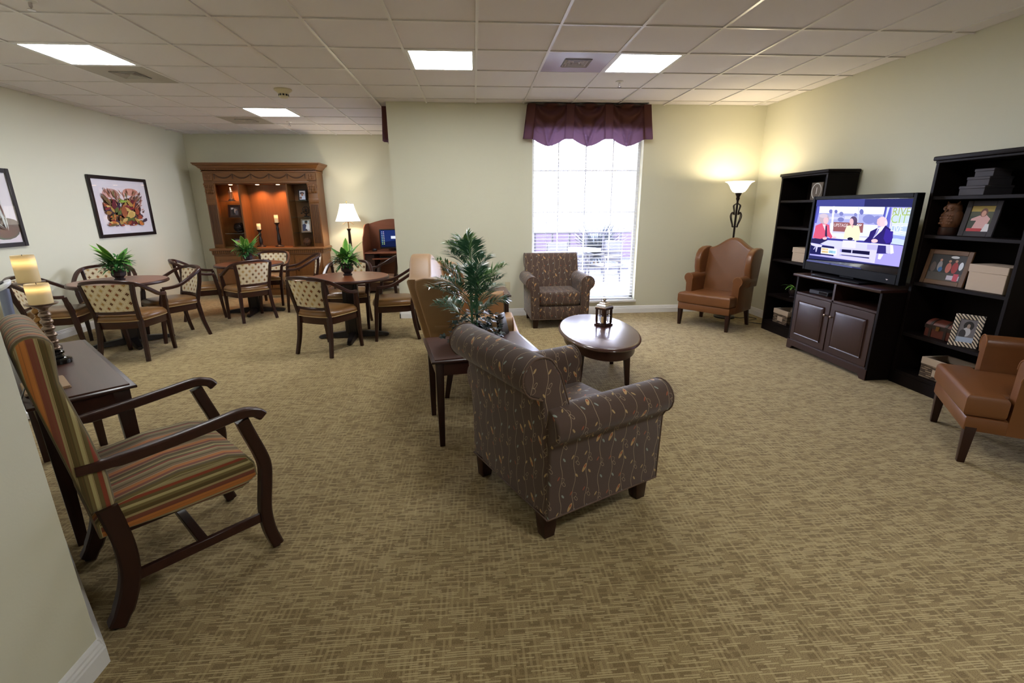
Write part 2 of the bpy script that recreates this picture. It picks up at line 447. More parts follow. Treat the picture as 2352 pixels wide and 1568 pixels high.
mat('concrete_out', S(28, 28, 34), 0.9); mat('fence_out', S(66, 54, 66), 0.8); mat('grass_out', S(120, 150, 90), 0.9)
mat('palm_out', S(62, 66, 72), 0.7); mat('trunk_out', S(140, 122, 104), 0.9); mat('patio_metal', S(78, 78, 86), 0.5); mat('patio_dark', S(40, 38, 46), 0.6)
mat('stucco_out', S(226, 214, 196), 0.9)
_flat = {}
def flat(rgb, e=0.0):
    k = (rgb, e)
    if k not in _flat:
        nm = 'print_%d_%d_%d' % rgb if not e else 'screen_%d_%d_%d' % rgb
        _flat[k] = emat(nm, S(*rgb), e) if e else mat(nm, S(*rgb), 0.5)
    return _flat[k]
def flatpic(name, shapes, place, parent, e=0.0, step=0.0003):
    """flat print: list of (rgb, polygon) stacked by a hair; place(x, y, d) gives the 3D point"""
    V, F, mi, mats, idx = [], [], [], [], {}
    for i, (rgb, poly) in enumerate(shapes):
        if rgb not in idx: idx[rgb] = len(mats); mats.append(flat(rgb, e))
        b = len(V); V += [tuple(place(x, y, step*(1+i*0.35))) for x, y in poly]; F.append(tuple(range(b, b+len(poly)))); mi.append(idx[rgb])
    me = bpy.data.meshes.new(name); me.from_pydata(V, [], F)
    for m in mats: me.materials.append(m)
    for p, k in zip(me.polygons, mi): p.material_index = k
    o = bpy.data.objects.new(name, me); C.objects.link(o)
    if parent: o.parent = parent
    return o
def ellp(cx, cy, a, b=None, n=14, th=0.0):
    b = a if b is None else b
    return [(cx+a*cos(2*pi*i/n)*cos(th)-b*sin(2*pi*i/n)*sin(th), cy+a*cos(2*pi*i/n)*sin(th)+b*sin(2*pi*i/n)*cos(th)) for i in range(n)]
def rect(x0, y0, x1, y1): return [(x0, y0), (x1, y0), (x1, y1), (x0, y1)]
def textmesh(name, s, size, m, M, parent=None, align='CENTER', clip=None):
    cu = bpy.data.curves.new('t', 'FONT'); cu.body = s; cu.size = size; cu.align_x = align; cu.align_y = 'CENTER'
    o = bpy.data.objects.new('t', cu); C.objects.link(o)
    dg = bpy.context.evaluated_depsgraph_get(); me = bpy.data.meshes.new_from_object(o.evaluated_get(dg)); me.name = name
    bpy.data.objects.remove(o); bpy.data.curves.remove(cu)
    if clip is not None:
        bm = bmesh.new(); bm.from_mesh(me)
        bmesh.ops.bisect_plane(bm, geom=bm.verts[:]+bm.edges[:]+bm.faces[:], plane_co=(clip, 0, 0), plane_no=(1, 0, 0), clear_outer=True)
        bm.to_mesh(me); bm.free()
    me.transform(M); me.materials.clear(); me.materials.append(m if not isinstance(m, str) else MATS[m])
    t = bpy.data.objects.new(name, me); C.objects.link(t)
    if parent: t.parent = parent
    return t
# ------------------------------------------------------------------ the room
H = 2.739; XL, XR, YF, YW, XA, YB = -4.97, 3.905, 9.18, 6.52, -1.05, -1.7
P0 = (-1.28, 1.33)                     # outside corner of the near wall; the angled wall starts here
P1 = (-3.9, 3.95)
fl = struct('floor', G().box(XL-.3, YB-.3, -0.12, XR+.3, YF+.3, 0.0), 'carpet', smooth=0)
ceil = struct('ceiling', G().box(XL-.2, YB-.2, H+.018, XR+.2, YF+.2, H+.13), 'ceiling_tile', smooth=0)
T = 0.16
struct('wall_left', G().box(XL-T, 3.79, 0, XL, YF, H+.03), 'wall_paint', smooth=0)
struct('wall_far', G().box(XL-T, YF, 0, XA+T, YF+T, H+.03), 'wall_paint', smooth=0)
struct('wall_right', G().box(XR, YB-T, 0, XR+T, YW+T, H+.03), 'wall_paint', smooth=0)
struct('wall_back', G().box(P0[0]-T, YB-T, 0, XR, YB, H+.03), 'wall_paint', smooth=0)
struct('wall_near', G().prism([(P0[0], YB), (P0[0], P0[1]), (P0[0]-T, P0[1]-T*.414), (P0[0]-T, YB)], 'z', 0, H+.03), 'wall_paint', smooth=0)
struct('wall_angled', G().prism([P0, P1, (P1[0]-T*.414, P1[1]-T), (P0[0]-T, P0[1]-T*.414)], 'z', 0, H+.03), 'wall_paint', smooth=0)
struct('wall_return', G().box(XL, P1[1]-T, 0, P1[0]-T*.3, P1[1], H+.03), 'wall_paint', smooth=0)
# window 1 in the long wall, window 2 in the side wall of the alcove
W1 = (0.785, 2.268, 0.19, 2.50); W2 = (6.84, 8.25, 0.80, 2.50)
g = G()
for a in ((XA, 0, W1[0], H+.03), (W1[1], 0, XR, H+.03), (W1[0], 0, W1[1], W1[2]), (W1[0], W1[3], W1[1], H+.03)): g.box(a[0], YW, a[1], a[2], YW+T, a[3])
struct('wall_window', g, 'wall_paint', smooth=0)
g = G()
for a in ((YW+T, 0, W2[0], H+.03), (W2[1], 0, YF, H+.03), (W2[0], 0, W2[1], W2[2]), (W2[0], W2[3], W2[1], H+.03)): g.box(XA, a[0], a[1], XA+T, a[2], a[3])
struct('wall_alcove', g, 'wall_paint', smooth=0)

# baseboards: stepped moulding run along each wall
BP = [(0, 0), (.016, 0), (.016, .062), (.013, .068), (.013, .076), (.009, .084), (.009, .092), (.004, .102), (0, .104)]
def baseboard(name, a, b, ex0=0, ex1=0):
    a, b = Vector(a), Vector(b); d = (b-a).normalized(); n = Vector((-d.y, d.x)); a = a-d*ex0; b = b+d*ex1
    rings = [[(p.x+n.x*t, p.y+n.y*t, z) for t, z in BP] for p in (a, b)]
    struct(name, G().loft(rings), 'trim_white', smooth=0)
q = .016*math.tan(R(22.5))
baseboard('baseboard_left', (XL, YF), (XL, P1[1]))
baseboard('baseboard_far', (XA, YF), (XL, YF))
baseboard('baseboard_alcove', (XA, YW), (XA, YF), .016)
baseboard('baseboard_window', (XR, YW), (XA, YW), 0, .016)
baseboard('baseboard_right', (XR, YB), (XR, YW))
baseboard('baseboard_angled', P1, P0, 0, q)
baseboard('baseboard_near', P0, (P0[0], YB), q)
baseboard('baseboard_back', (P0[0], YB), (XR, YB))

# ceiling grid: tiles one by one, runners one by one
GX = lambda i: -4.2047+.6096*i
GY = lambda j: 3.2451+.6096*j
LIGHTS = [(1, 2), (6, 2), (9, 2), (2, 6)]; VENTS = [(8, 2), (1, 3), (1, 7)]
HID_FILL = [(9, -5)]  # out-of-view panel added to brighten the foreground
base_tile = None
def inside(x, y):
    if x < XL or x > XR or y > YF: return False
    if y > YW and x > XA: return False
    if x+y < .049 and y < P1[1] and x < P0[0]: return False
    return not (x < XL or (y < P1[1] and x < P1[0]))
for i in range(-2, 14):
    for j in range(-1, 10):
        if (i, j) in LIGHTS+VENTS+HID_FILL: continue
        x0, x1, y0, y1 = max(GX(i), XL), min(GX(i+1), XR), GY(j), min(GY(j+1), YF)
        if x0 < XA < x1 and y1 > YW: x1 = XA if y0 >= YW else x1
        if y0 < YW < y1 and x0 >= XA-.2: y1 = YW if x0 >= XA else y1
        if x1-x0 < .05 or not inside((x0+x1)/2, (y0+y1)/2) or not inside(x1-.03, y1-.03) and not inside(x0+.03, y1-.03): continue
        w, d = x1-x0-.022, y1-y0-.022
        if base_tile is None:
            base_tile = obj('ceiling_tile', G().box(-.5, -.5, 0, .5, .5, .010), 'ceiling_tile', ceil, smooth=0); o = base_tile
        else: o = base_tile.copy(); C.objects.link(o)
        o.location = ((x0+x1)/2, (y0+y1)/2, H+.0095); o.scale = (w, d, 1)
for i in range(-1, 14):
    y1 = YF if GX(i) < XA else YW
    y0 = max(YB, -GX(i)+.06) if GX(i) < P0[0] and GX(i) > P1[0] else (P1[1] if GX(i) <= P1[0] else YB)
    obj('grid_runner', G().box(GX(i)-.011, y0, H, GX(i)+.011, y1, H+.02), 'ceiling_grid', ceil, smooth=0)
for j in range(-8, 10):
    y = GY(j); x0 = XL if y > P1[1] else (-y+.06 if y > P0[1] else P0[0]); x1 = XR if y < YW else XA
    obj('grid_crossbar', G().box(x0, y-.009, H+.0006, x1, y+.009, H+.02), 'ceiling_grid', ceil, smooth=0)
LBL = {(1, 2): 'glowing square ceiling light panel beside the vent over the left dining table', (6, 2): 'glowing square ceiling light panel, the one with plain tiles all round it',
       (9, 2): 'glowing square ceiling light panel touching the shiny vent panel', (2, 6): 'small distant glowing ceiling light panel near the wooden hutch'}
for n, (i, j) in enumerate(LIGHTS+HID_FILL):
    t = thing('ceiling_light', LBL.get((i, j), 'unseen square ceiling light panel added to light the foreground, %s' % {6: 'beside the near wall', 9: 'mid-room', 12: 'by the right wall'}.get(i, '')), 'ceiling light', (GX(i)+.3048, GY(j)+.3048, H), 0, 'recessed ceiling lights')
    g = G()
    for a in ((-.293, -.293, -.268, .293), (.268, -.293, .293, .293), (-.268, -.293, .268, -.268), (-.268, .268, .268, .293)): g.box(a[0], a[1], .001, a[2], a[3], .03)
    obj('frame', g, 'trim_white', t, smooth=0)
    obj('diffuser', G().box(-.268, -.268, .006, .268, .268, .02), 'troffer_glow', t, smooth=0)
VL = {(8, 2): 'shiny white ceiling vent panel with square louvre next to a light', (1, 3): 'dusty ceiling vent panel with square louvre behind the left light panel', (1, 7): 'distant ceiling vent panel near the hutch'}
mat('vent_gloss', S(196, 192, 206), 0.12, spec=0.6); mat('vent_dull', S(176, 170, 158), 0.5); mat('vent_dark', S(52, 48, 44), 0.8)
for (i, j) in VENTS:
    t = thing('ceiling_vent', VL[(i, j)], 'vent', (GX(i)+.3048, GY(j)+.3048, H), 0, 'ceiling vents')
    pm = 'vent_gloss' if i == 8 else 'vent_dull'
    g = G()
    for a in ((-.293, -.293, -.125, .293), (.125, -.293, .293, .293), (-.125, -.293, .125, -.125), (-.125, .125, .125, .293)): g.box(a[0], a[1], .002, a[2], a[3], .012)
    obj('panel', g, pm, t, smooth=0)
    obj('duct', G().box(-.125, -.125, .045, .125, .125, .06), 'vent_dark', t, smooth=0)
    for k, s in enumerate((.122, .092, .062, .032)):
        z0 = -.012+.010*k*0; g = G()
        ring = lambda r, z: [(-r, -r, z), (r, -r, z), (r, r, z), (-r, r, z)]
        g.loft([ring(s, -.006+.002*k), ring(s-.018, .026), ring(s-.021, .026), ring(s-.003, -.006+.002*k)], False, True)
        obj('louvre_ring', g, pm, t, smooth=0)
for (u, v), lb in (((68, 4), 'fire sprinkler head over the painting wall end of the room'), ((664, 281), 'fire sprinkler head near the distant light panel'), ((1423, 189), 'fire sprinkler head in front of the window valance')):
    p = atz(u, v, H)
    t = thing('sprinkler', lb, 'sprinkler', (p.x, p.y, H+.0095), 0, 'fire sprinklers')
    obj('escutcheon', G().lathe([(.040, 0), (.038, -.006), (.018, -.012), (.016, -.014)], 20), 'plastic_white', t)
    obj('head', G().lathe([(.010, -.012), (.010, -.040), (.005, -.042), (.005, -.052), (.022, -.054), (.022, -.057)], 16), 'silver', t)
p = atz(650, 207, H)
t = thing('smoke_detector', 'cream smoke detector with dark slots hanging from ceiling', 'smoke detector', (p.x, p.y, H+.0095))
obj('base', G().lathe([(.092, 0), (.094, -.012), (.060, -.038), (.052, -.042)], 28), 'plastic_ivory', t)
obj('sensor_head', G().lathe([(.052, -.040), (.050, -.075), (.038, -.088), (.020, -.090)], 24), 'plastic_ivory', t)
for k in range(10):
    a = 2*pi*k/10
    obj('slot', G().box(.048, -.010, -.070, .0535, .010, -.052, M=Matrix.Rotation(a, 4, 'Z')), 'black_plastic', t, smooth=0)

# windows
def window(name, horizontal, a0, a1, z0, z1, wall, cols, rows):
    """wall: inner face coordinate; horizontal=True for a wall along x"""
    M = TR(0, wall, 0) if horizontal else (TR(wall, 0, 0) @ Matrix(((0, 1, 0, 0), (1, 0, 0, 0), (0, 0, 1, 0), (0, 0, 0, 1))))
    g = G()
    for b in ((a0, z0, a0+.04, z1), (a1-.04, z0, a1, z1), (a0, z0, a1, z0+.05), (a0, z1-.05, a1, z1)): g.box(b[0], .105, b[1], b[2], .15, b[3], M=M)
    w = struct(name, g, 'trim_white', smooth=0)
    for c in range(1, cols):
        x = a0+(a1-a0)*c/cols; obj('muntin', G().box(x-.008, .116, z0+.05, x+.008, .128, z1-.05, M=M), 'trim_white', w, smooth=0)
    for z in rows: obj('muntin', G().box(a0+.04, .115, z-.008, a1-.04, .129, z+.008, M=M), 'trim_white', w, smooth=0)
    obj('glass_pane', G().box(a0+.04, .130, z0+.05, a1-.04, .133, z1-.05, M=M), 'clear_glass', w, smooth=0)
    obj('window_sill', G().box(a0-.02, -.035, z0-.028, a1+.02, .105, z0+.004, .006, 2, M=M), 'trim_white', w)
    return w
window('window_1', True, *W1[:2], W1[2], W1[3], YW, 4, (1.95, 1.41, .87))
window('window_2', False, *W2[:2], W2[2], W2[3], XA, 4, (1.95, 1.41))
# light portals of the two real windows
for nm, loc, rot, sx, sy in (('window_portal', ((W1[0]+W1[1])/2, YW+T+.01, (W1[2]+W1[3])/2), (R(-90), 0, 0), W1[1]-W1[0], W1[3]-W1[2]),
                             ('alcove_portal', (XA+T+.01, (W2[0]+W2[1])/2, (W2[2]+W2[3])/2), (R(90), 0, R(90)), W2[1]-W2[0], W2[3]-W2[2])):
    L = bpy.data.lights.new(nm, 'AREA'); L.shape = 'RECTANGLE'; L.size = sx; L.size_y = sy; L.cycles.is_portal = True
    lo = bpy.data.objects.new(nm, L); C.objects.link(lo); lo.location = loc; lo.rotation_euler = rot
def blind(name, label, M, w, z0, z1):
    t = thing(name, label, 'window blind', (0, 0, 0)); t.matrix_world = M
    obj('headrail', G().box(-w/2, -.03, z1-.045, w/2, .03, z1), 'white_panel', t, smooth=0)
    obj('bottom_rail', G().box(-w/2, -.026, z0, w/2, .026, z0+.018), 'white_panel', t, smooth=0)
    s0 = None; z = z0+.05
    while z < z1-.06:
        if s0 is None:
            s0 = obj('slat', G().loft([[(x, y, .0022-.0022*(y/.025)**2+e) for y, e in ((-.025, 0), (-.012, 0), (0, 0), (.012, 0), (.025, 0), (.025, .0016), (.012, .0016), (0, .0016), (-.012, .0016), (-.025, .0016))] for x in (-w/2, w/2)]), 'blind_slat', t); o = s0
        else: o = s0.copy(); C.objects.link(o)
        o.location = (0, 0, z); o.rotation_euler = (R(3), 0, 0); z += .0445
    for x in (-w*.38, 0, w*.38):
        for y in (-.026, .026): obj('ladder_cord', G().box(x-.001, y-.0008, z0, x+.001, y+.0008, z1-.04), 'white_panel', t, smooth=0)
    return t
blind('venetian_blind', 'white venetian blind with open slats in the bright window', TR((W1[0]+W1[1])/2, YW+.045, 0), W1[1]-W1[0]-.05, W1[2]+.012, W1[3])
blind('venetian_blind', 'white venetian blind in the alcove window', TR(XA+.045, (W2[0]+W2[1])/2, 0, R(90)), W2[1]-W2[0]-.05, W2[2]+.012, W2[3])

# valances: pleats between draped swags
def valance(name, label, M, w, dp=.108):
    n = 3; nx, nz = 150, 40; hw = w/2; pl = .105; sw = (w-4*pl)/3
    V, F = [], []
    def prof(x):
        s = x+hw; k = int(min(n-1, max(0, (s-pl*0)/(pl+sw))))
        l = s-k*(pl+sw)
        if l < pl or s > w-pl: return None
        return (l-pl)/sw
    for iz in range(nz+1):
        for ix in range(nx+1):
            x = -hw+w*ix/nx; t = iz/nz; q = prof(x)
            if q is None: z_b = -.415; y = -.004-.012*t
            else:
                d = 1-(2*q-1)**2; z_b = -.415-.075*d**1.3
                y = .020+.012*t
                c = abs(2*q-1)
                z = z_b*t
                # swag folds: crescents hanging between the pleats
                f = (-z-.06-.13*d)/.055
                if t < .75: y += .034*sin(f*2.2)*min(1, d*2.0)*(1-t/.75)**.4
                v = abs((c-.75*(1-t))); y += .055*math.exp(-(v/.11)**2)*t
            V.append((x*(1+.055*t), y, z_b*t))
    for iz in range(nz):
        for ix in range(nx): a = iz*(nx+1)+ix; F.append((a, a+1, a+nx+2, a+nx+1))
    t = thing(name, label, 'valance', (0, 0, 0)); t.matrix_world = M
    o = obj('swag_cloth', G().add(V, F), 'valance_cloth', t, smooth=60, recalc=False)
    for s in (-1, 1):
        V2, F2 = [], []
        for iz in range(13):
            for iy in range(9):
                tt = iz/12; yy = iy/8
                V2.append((s*(hw*(1+.055*tt)+.012*sin(yy*9)*tt), -.006+yy*dp, -.40*tt))
        for iz in range(12):
            for iy in range(8): a = iz*9+iy; F2.append((a, a+1, a+10, a+9))
        obj('side_return', G().add(V2, F2), 'valance_cloth', t, smooth=60, recalc=False)
    obj('mounting_board', G().box(-hw, .012, -.02, hw, dp, -.003), 'dark_wood_x', t, smooth=0)
    return t
valance('valance', 'brown swagged valance with light shining through above the window', TR(1.505, YW-.11, H-.012), 1.58)
valance('valance', 'brown valance edge showing past the alcove wall corner', TR(XA-.072, 7.50, H-.012, R(-90)), 1.70, .070)
# outlets
def outlet(label, M):
    t = thing('wall_outlet', label, 'outlet'); t.matrix_world = M
    obj('cover_plate', G().box(-.036, -.006, -.058, .036, 0, .058, .002, 1), 'plastic_ivory', t)
    for z in (-.02, .02): obj('socket', G().box(-.017, -.008, z-.013, .017, -.005, z+.013, .003, 1), 'plastic_ivory', t)
p = aty(1166, 657, YW); outlet('ivory wall outlet between the end table and patterned armchair', TR(p.x, YW, p.z))

# ------------------------------------------------------------------ outdoors, seen through the blind
struct('ground', G().box(-12, YW+T+.02, -.5, 16, 60, -.12), 'concrete_out', smooth=0)
tag(obj('garden_wall', G().box(-8, 15.6, -.12, 12, 15.8, .75), 'fence_out', smooth=0), 'low reddish wall behind the patio outside the window', 'wall')
rnd = random.Random(5)
def outdoor_palm(x, y, h, label, nf=26, L=1.5):
    t = thing('palm_tree', label, 'palm', (x, y, -.12))
    obj('trunk', G().cyl((0, 0, 0), (0, 0, h), .13, .10, 10), 'trunk_out', t)
    for k in range(nf):
        a = 2*pi*k/nf+rnd.uniform(-.2, .2); el = rnd.uniform(-.2, 1.2); g = G()
        M = TR(0, 0, h, a)
        for s in range(-5, 6):
            b = s*.16; q = (1-abs(s)*.07)*L
            tip = (q*cos(el)*cos(b), q*sin(b)*.8, q*sin(el)*cos(b)-.15*abs(s)*.2)
            g.add([(0, 0, 0), (tip[0]*.5, tip[1]*.5+.03, tip[2]*.5), tip, (tip[0]*.5, tip[1]*.5-.03, tip[2]*.5+.005)], [(0, 1, 2, 3)], M)
        obj('frond', g, 'palm_out', t, smooth=0)
    return t
outdoor_palm(3.5, 13.5, .30, 'pale fan palm outside the window', 38, 1.25)
def patio_chair(x, y, rz, label):
    t = thing('patio_chair', label, 'patio chair', (x, y, -.12), rz, 'patio chairs outside')
    obj('seat', G().box(-.25, -.25, .40, .25, .25, .43, .01, 1), 'patio_metal', t)
    obj('backrest', G().box(-.25, .23, .48, .25, .26, .92, .01, 1), 'patio_metal', t)
    for sx in (-.23, .23):
        for sy in (-.23, .24): obj('leg', G().cyl((sx, sy, 0), (sx, sy, .92 if sy > 0 else .62), .018, n=8), 'patio_metal', t)
        obj('armrest', G().box(sx-.025, -.25, .61, sx+.025, .25, .635), 'patio_metal', t, smooth=0)
patio_chair(1.75, 9.3, R(20), 'white patio chair nearest the window outside'); patio_chair(2.75, 9.9, R(-60), 'white patio chair beside the patio table outside')
t = thing('patio_table', 'round white patio table outside the window', 'patio table', (2.2, 10.3, -.12))
obj('tabletop', G().lathe([(.02, .70), (.55, .70), (.56, .715), (.55, .73), (.02, .73)], 24), 'patio_metal', t)
obj('pedestal', G().lathe([(.28, 0), (.28, .03), (.05, .06), (.05, .70)], 16), 'patio_metal', t)
for k in range(9):
    x = .2+k*.42
    if k == 0:
        rp = obj('railing_post', G().box(-.02, -.02, 0, .02, .02, 1.0), 'patio_dark', smooth=0); rl = thing('railing', 'dark garden railing across the patio outside', 'railing', (0, 11.5, -.12)); rp.parent = rl; rp.location = (x, 0, 0)
    else: share(rp, rl, (x, 0, 0))
obj('top_rail', G().box(0, -.025, 1.0, 3.8, .025, 1.04), 'patio_dark', rl, smooth=0); obj('bottom_rail', G().box(0, -.015, .12, 3.8, .015, .15), 'patio_dark', rl, smooth=0)
# ------------------------------------------------------------------ seating
def face(fx, fy): return math.atan2(-fx, fy)
def shear(k, z0): M = Matrix.Identity(4); M[1][2] = -k; M[1][3] = k*z0; return M
def club_chair(label, loc, rz):
    t = thing('club_armchair', label, 'armchair', loc, rz, 'vine-patterned club armchairs')
    pb = [(-.325, .12), (-.335, .45), (-.352, .70)]+arc(-.362, .798, .088, 258, 52, 14)+[(-.262, .80), (-.205, .62), (-.155, .44), (-.13, .30), (-.13, .12)]
    pb = [tuple(p) for p in pb]
    obj('backrest', G().prism(pb, 'x', -.355, .355, .014, 3), 'vine_fabric', t, uv=profuv(pb, 'x'))
    for s in (-1, 1):
        pa = [(.265, .12), (.265, .50)]+arc(.347, .572, .084, 205, -62, 14)+[(.372, .47), (.362, .12)]
        pa = [(s*x, z) for x, z in pa]
        a = obj('arm', G().prism(pa, 'y', -.325, .36, .012, 3), 'vine_fabric', t, uv=profuv(pa, 'y'))
        obj('piping', G().tube([(x, .358, z) for x, z in pa], .0038, 6, closed=True), 'vine_piping', a)
        obj('back_piping', G().tube([(s*.354, y, z) for y, z in pb[2:-3]], .0038, 6), 'vine_piping', t)
        for y in (-.285, .285):
            obj('leg', G().frus((s*.298, y, .135), .082, .082, (s*.305, y*1.02, 0), .056, .056, .003), 'dark_wood', t)
    obj('seat_base', G().box(-.30, -.30, .12, .30, .335, .285, .012, 2), 'vine_fabric', t, uv=boxuv)
    obj('seat_cushion', G().box(-.262, -.16, .288, .262, .348, .462, .035, 4), 'vine_fabric', t, uv=boxuv)
    g = G()
    for y0, y1, x0, x1 in ((-.325, .358, -.365, -.365), (-.325, .358, .365, .365)): g.cyl((x0, y0, .122), (x1, y1, .122), .004, n=6)
    g.cyl((-.365, -.327, .122), (.365, -.327, .122), .004, n=6); g.cyl((-.365, .358, .122), (.365, .358, .122), .004, n=6)
    obj('welt', g, 'vine_piping', t)
    return t
club_chair('brown vine-patterned club armchair in the foreground with its back turned', (.418, 2.249, 0), face(.894, .447))
club_chair('brown vine-patterned club armchair standing in front of the bright window', (1.035, 6.06, 0), face(.03, -1))

def wing_seat(name, label, cat, loc, rz, hw, leather, arm_y, group=None, piping='leather_piping', peak=1.085):
    t = thing(name, label, cat, loc, rz, group)
    sh = shear(.20, .42) if hw < .5 else TR(0, -.08, 0) @ shear(.24, .42)
    n = 24
    out = [(-hw+.03, .30)]+[(-hw+.012, .60), (-hw, .93)]
    for i in range(n+1):
        x = -hw+.01+(2*hw-.02)*i/n; q = x/hw; out.append((x, .955+(peak-.955)*(.5+.5*cos(pi*min(1, abs(q)*1.12)))))
    out += [(hw, .93), (hw-.012, .60), (hw-.03, .30)]
    th = .06 if hw > .5 else 0
    obj('backrest', G().prism(out, 'y', -.285-th, -.165, .03+th, 5, M=sh), leather, t)
    obj('back_panel', G().box(-hw+.02, -.29, .21, hw-.02, -.20, .50, .012, 2, M=sh), leather, t)
    for s in (-1, 1):
        w = [(-.285, .50), (-.287, .90), (-.27, .955), (-.20, .972), (-.10, .968), (-.02, .94), (.025, .88), (.03, .80), (.005, .71), (-.03, .64), (-.05, .56), (-.06, .50)]
        M = sh
        o = obj('wing', G().prism(w, 'x', s*(hw-.035), s*(hw+.05), .022, 4, M=M), leather, t)
        pa = [(hw-.055, .21), (hw-.055, .585)]+arc(hw-.002, .592, .056, 190, -50, 12)+[(hw+.028, .53), (hw+.022, .21)]
        pa = [(s*x, z) for x, z in pa]
        a = obj('arm', G().prism(pa, 'y', -.27 if hw < .5 else -.35, arm_y, .010, 3), leather, t)
        obj('piping', G().tube([(x, arm_y, z) for x, z in pa[1:-1]], .0045, 6), piping, a)
        fx = s*(hw-.005)
        obj('leg', G().frus((fx, .295, .23), .052, .052, (fx, .297, 0), .034, .034, .002), 'dark_wood', t)
        obj('leg', G().frus((fx-.02*s, -.245, .23), .050, .050, (fx, -.285, 0), .036, .036, .002), 'dark_wood', t)
    obj('seat_rail', G().box(-hw-.02, -.27 if hw < .5 else -.35, .205, hw+.02, .33, .292, .012, 2), leather, t)
    g = G(); g.prism([(-hw-.02, .345), (-hw-.02, arm_y+.012), (-hw+.06, arm_y+.012), (-hw+.06, -.22), (hw-.06, -.22), (hw-.06, arm_y+.012), (hw+.02, arm_y+.012), (hw+.02, .345)], 'z', .29, .425, .03, 4)
    obj('seat_cushion', g, leather, t)
    return t
wing_seat('wing_chair', 'caramel leather wing chair standing in the lamp corner', 'armchair', (3.065, 5.725, 0), face(-.80, -.60), .315, 'caramel_leather', .15, 'caramel leather wing chairs')
wing_seat('wing_chair', 'caramel leather wing chair in front of the tall bookcase', 'armchair', (3.255, 2.365, 0), face(-.826, .563), .315, 'caramel_leather', .15, 'caramel leather wing chairs')
wing_seat('wing_settee', 'tan leather wing-back settee between the two end tables', 'settee', (.03, 4.17, 0), face(1, 0), .62, 'tan_leather', .25, piping='leather_piping', peak=1.09)

def striped_chair(label, loc, rz):
    t = thing('upholstered_armchair', label, 'armchair', loc, rz)
    # back: thick pad leaning against the wall, rolled top
    pr = [(-.268, .46), (-.298, .70), (-.330, .95)]+arc(-.288, 1.048, .050, 200, 15, 10)+[(-.250, .94), (-.216, .74), (-.196, .58), (-.196, .46)]
    obj('backrest', G().prism(pr, 'x', -.268, .268, .022, 4), 'stripe_fabric', t, uv=profuv(pr, 'x'))
    ps = [(-.262, .36), (-.262, .42), (-.20, .478), (0, .505), (.17, .498), (.235, .475), (.262, .43), (.265, .37), (.20, .335), (0, .345), (-.2, .36)]
    obj('seat', G().prism(ps, 'x', -.272, .272, .018, 3), 'stripe_fabric', t, uv=profuv(ps, 'x', True))
    for s in (-1, 1):
        x = s*.262
        # arm: rising to a rounded front
        pts = bez([(x, -.275, .633), (x*1.02, -.16, .630), (x*1.05, -.02, .640), (x*1.07, .12, .655), (x*1.07, .235, .668), (x*1.06, .29, .655), (x*1.05, .312, .632)], 6)
        obj('arm', G().tube(pts, [.020]*6+[.023]*(len(pts)-12)+[.026]*5+[.022], 8, flat=.8, up=(0, 0, 1), square=True), 'dark_wood_x', t)
        fl = bez([(x*1.04, .235, .640), (x*1.02, .255, .57), (x*1.0, .285, .47), (x, .297, .40), (x, .288, .32), (x, .270, .20), (x*1.02, .272, .10), (x*1.04, .292, .012)], 5)
        obj('front_leg', G().tube(fl, [.024]*len(fl), 8, flat=1.0, up=(0, 1, 0), square=True), 'dark_wood', t)
        rl = bez([(x*.97, -.225, .47), (x*.98, -.215, .40), (x, -.205, .30), (x, -.212, .18), (x*1.02, -.245, .08), (x*1.02, -.282, .012)], 5)
        obj('rear_leg', G().tube(rl, [.031]*6+[.030]*(len(rl)-10)+[.027]*4, 8, flat=1.0, up=(0, 1, 0), square=True), 'dark_wood', t)
        obj('stretcher', G().box(x-.011, -.205, .145, x+.011, .268, .185, .003, 1), 'dark_wood_x', t)
        for yy, xx in ((.292, x*1.04), (-.282, x*1.02)): obj('glide', G().lathe([(.014, 0), (.015, .012), (.010, .015)], 12, M=TR(xx, yy, 0)), 'black_plastic', t)
    obj('cross_stretcher', G().box(-.262, .015, .150, .262, .050, .175, .003, 1), 'dark_wood_x', t)
    obj('seat_frame', G().box(-.245, -.235, .335, .245, .235, .375, .004, 1), 'dark_wood_x', t)
    return t
def wallpt(tt, nn): return (P0[0]-.70711*tt+.70711*nn, P0[1]+.70711*tt+.70711*nn)
striped_chair('striped orange and olive armchair with wooden arms against the angled wall', (*wallpt(.415, .345), 0), R(-45))

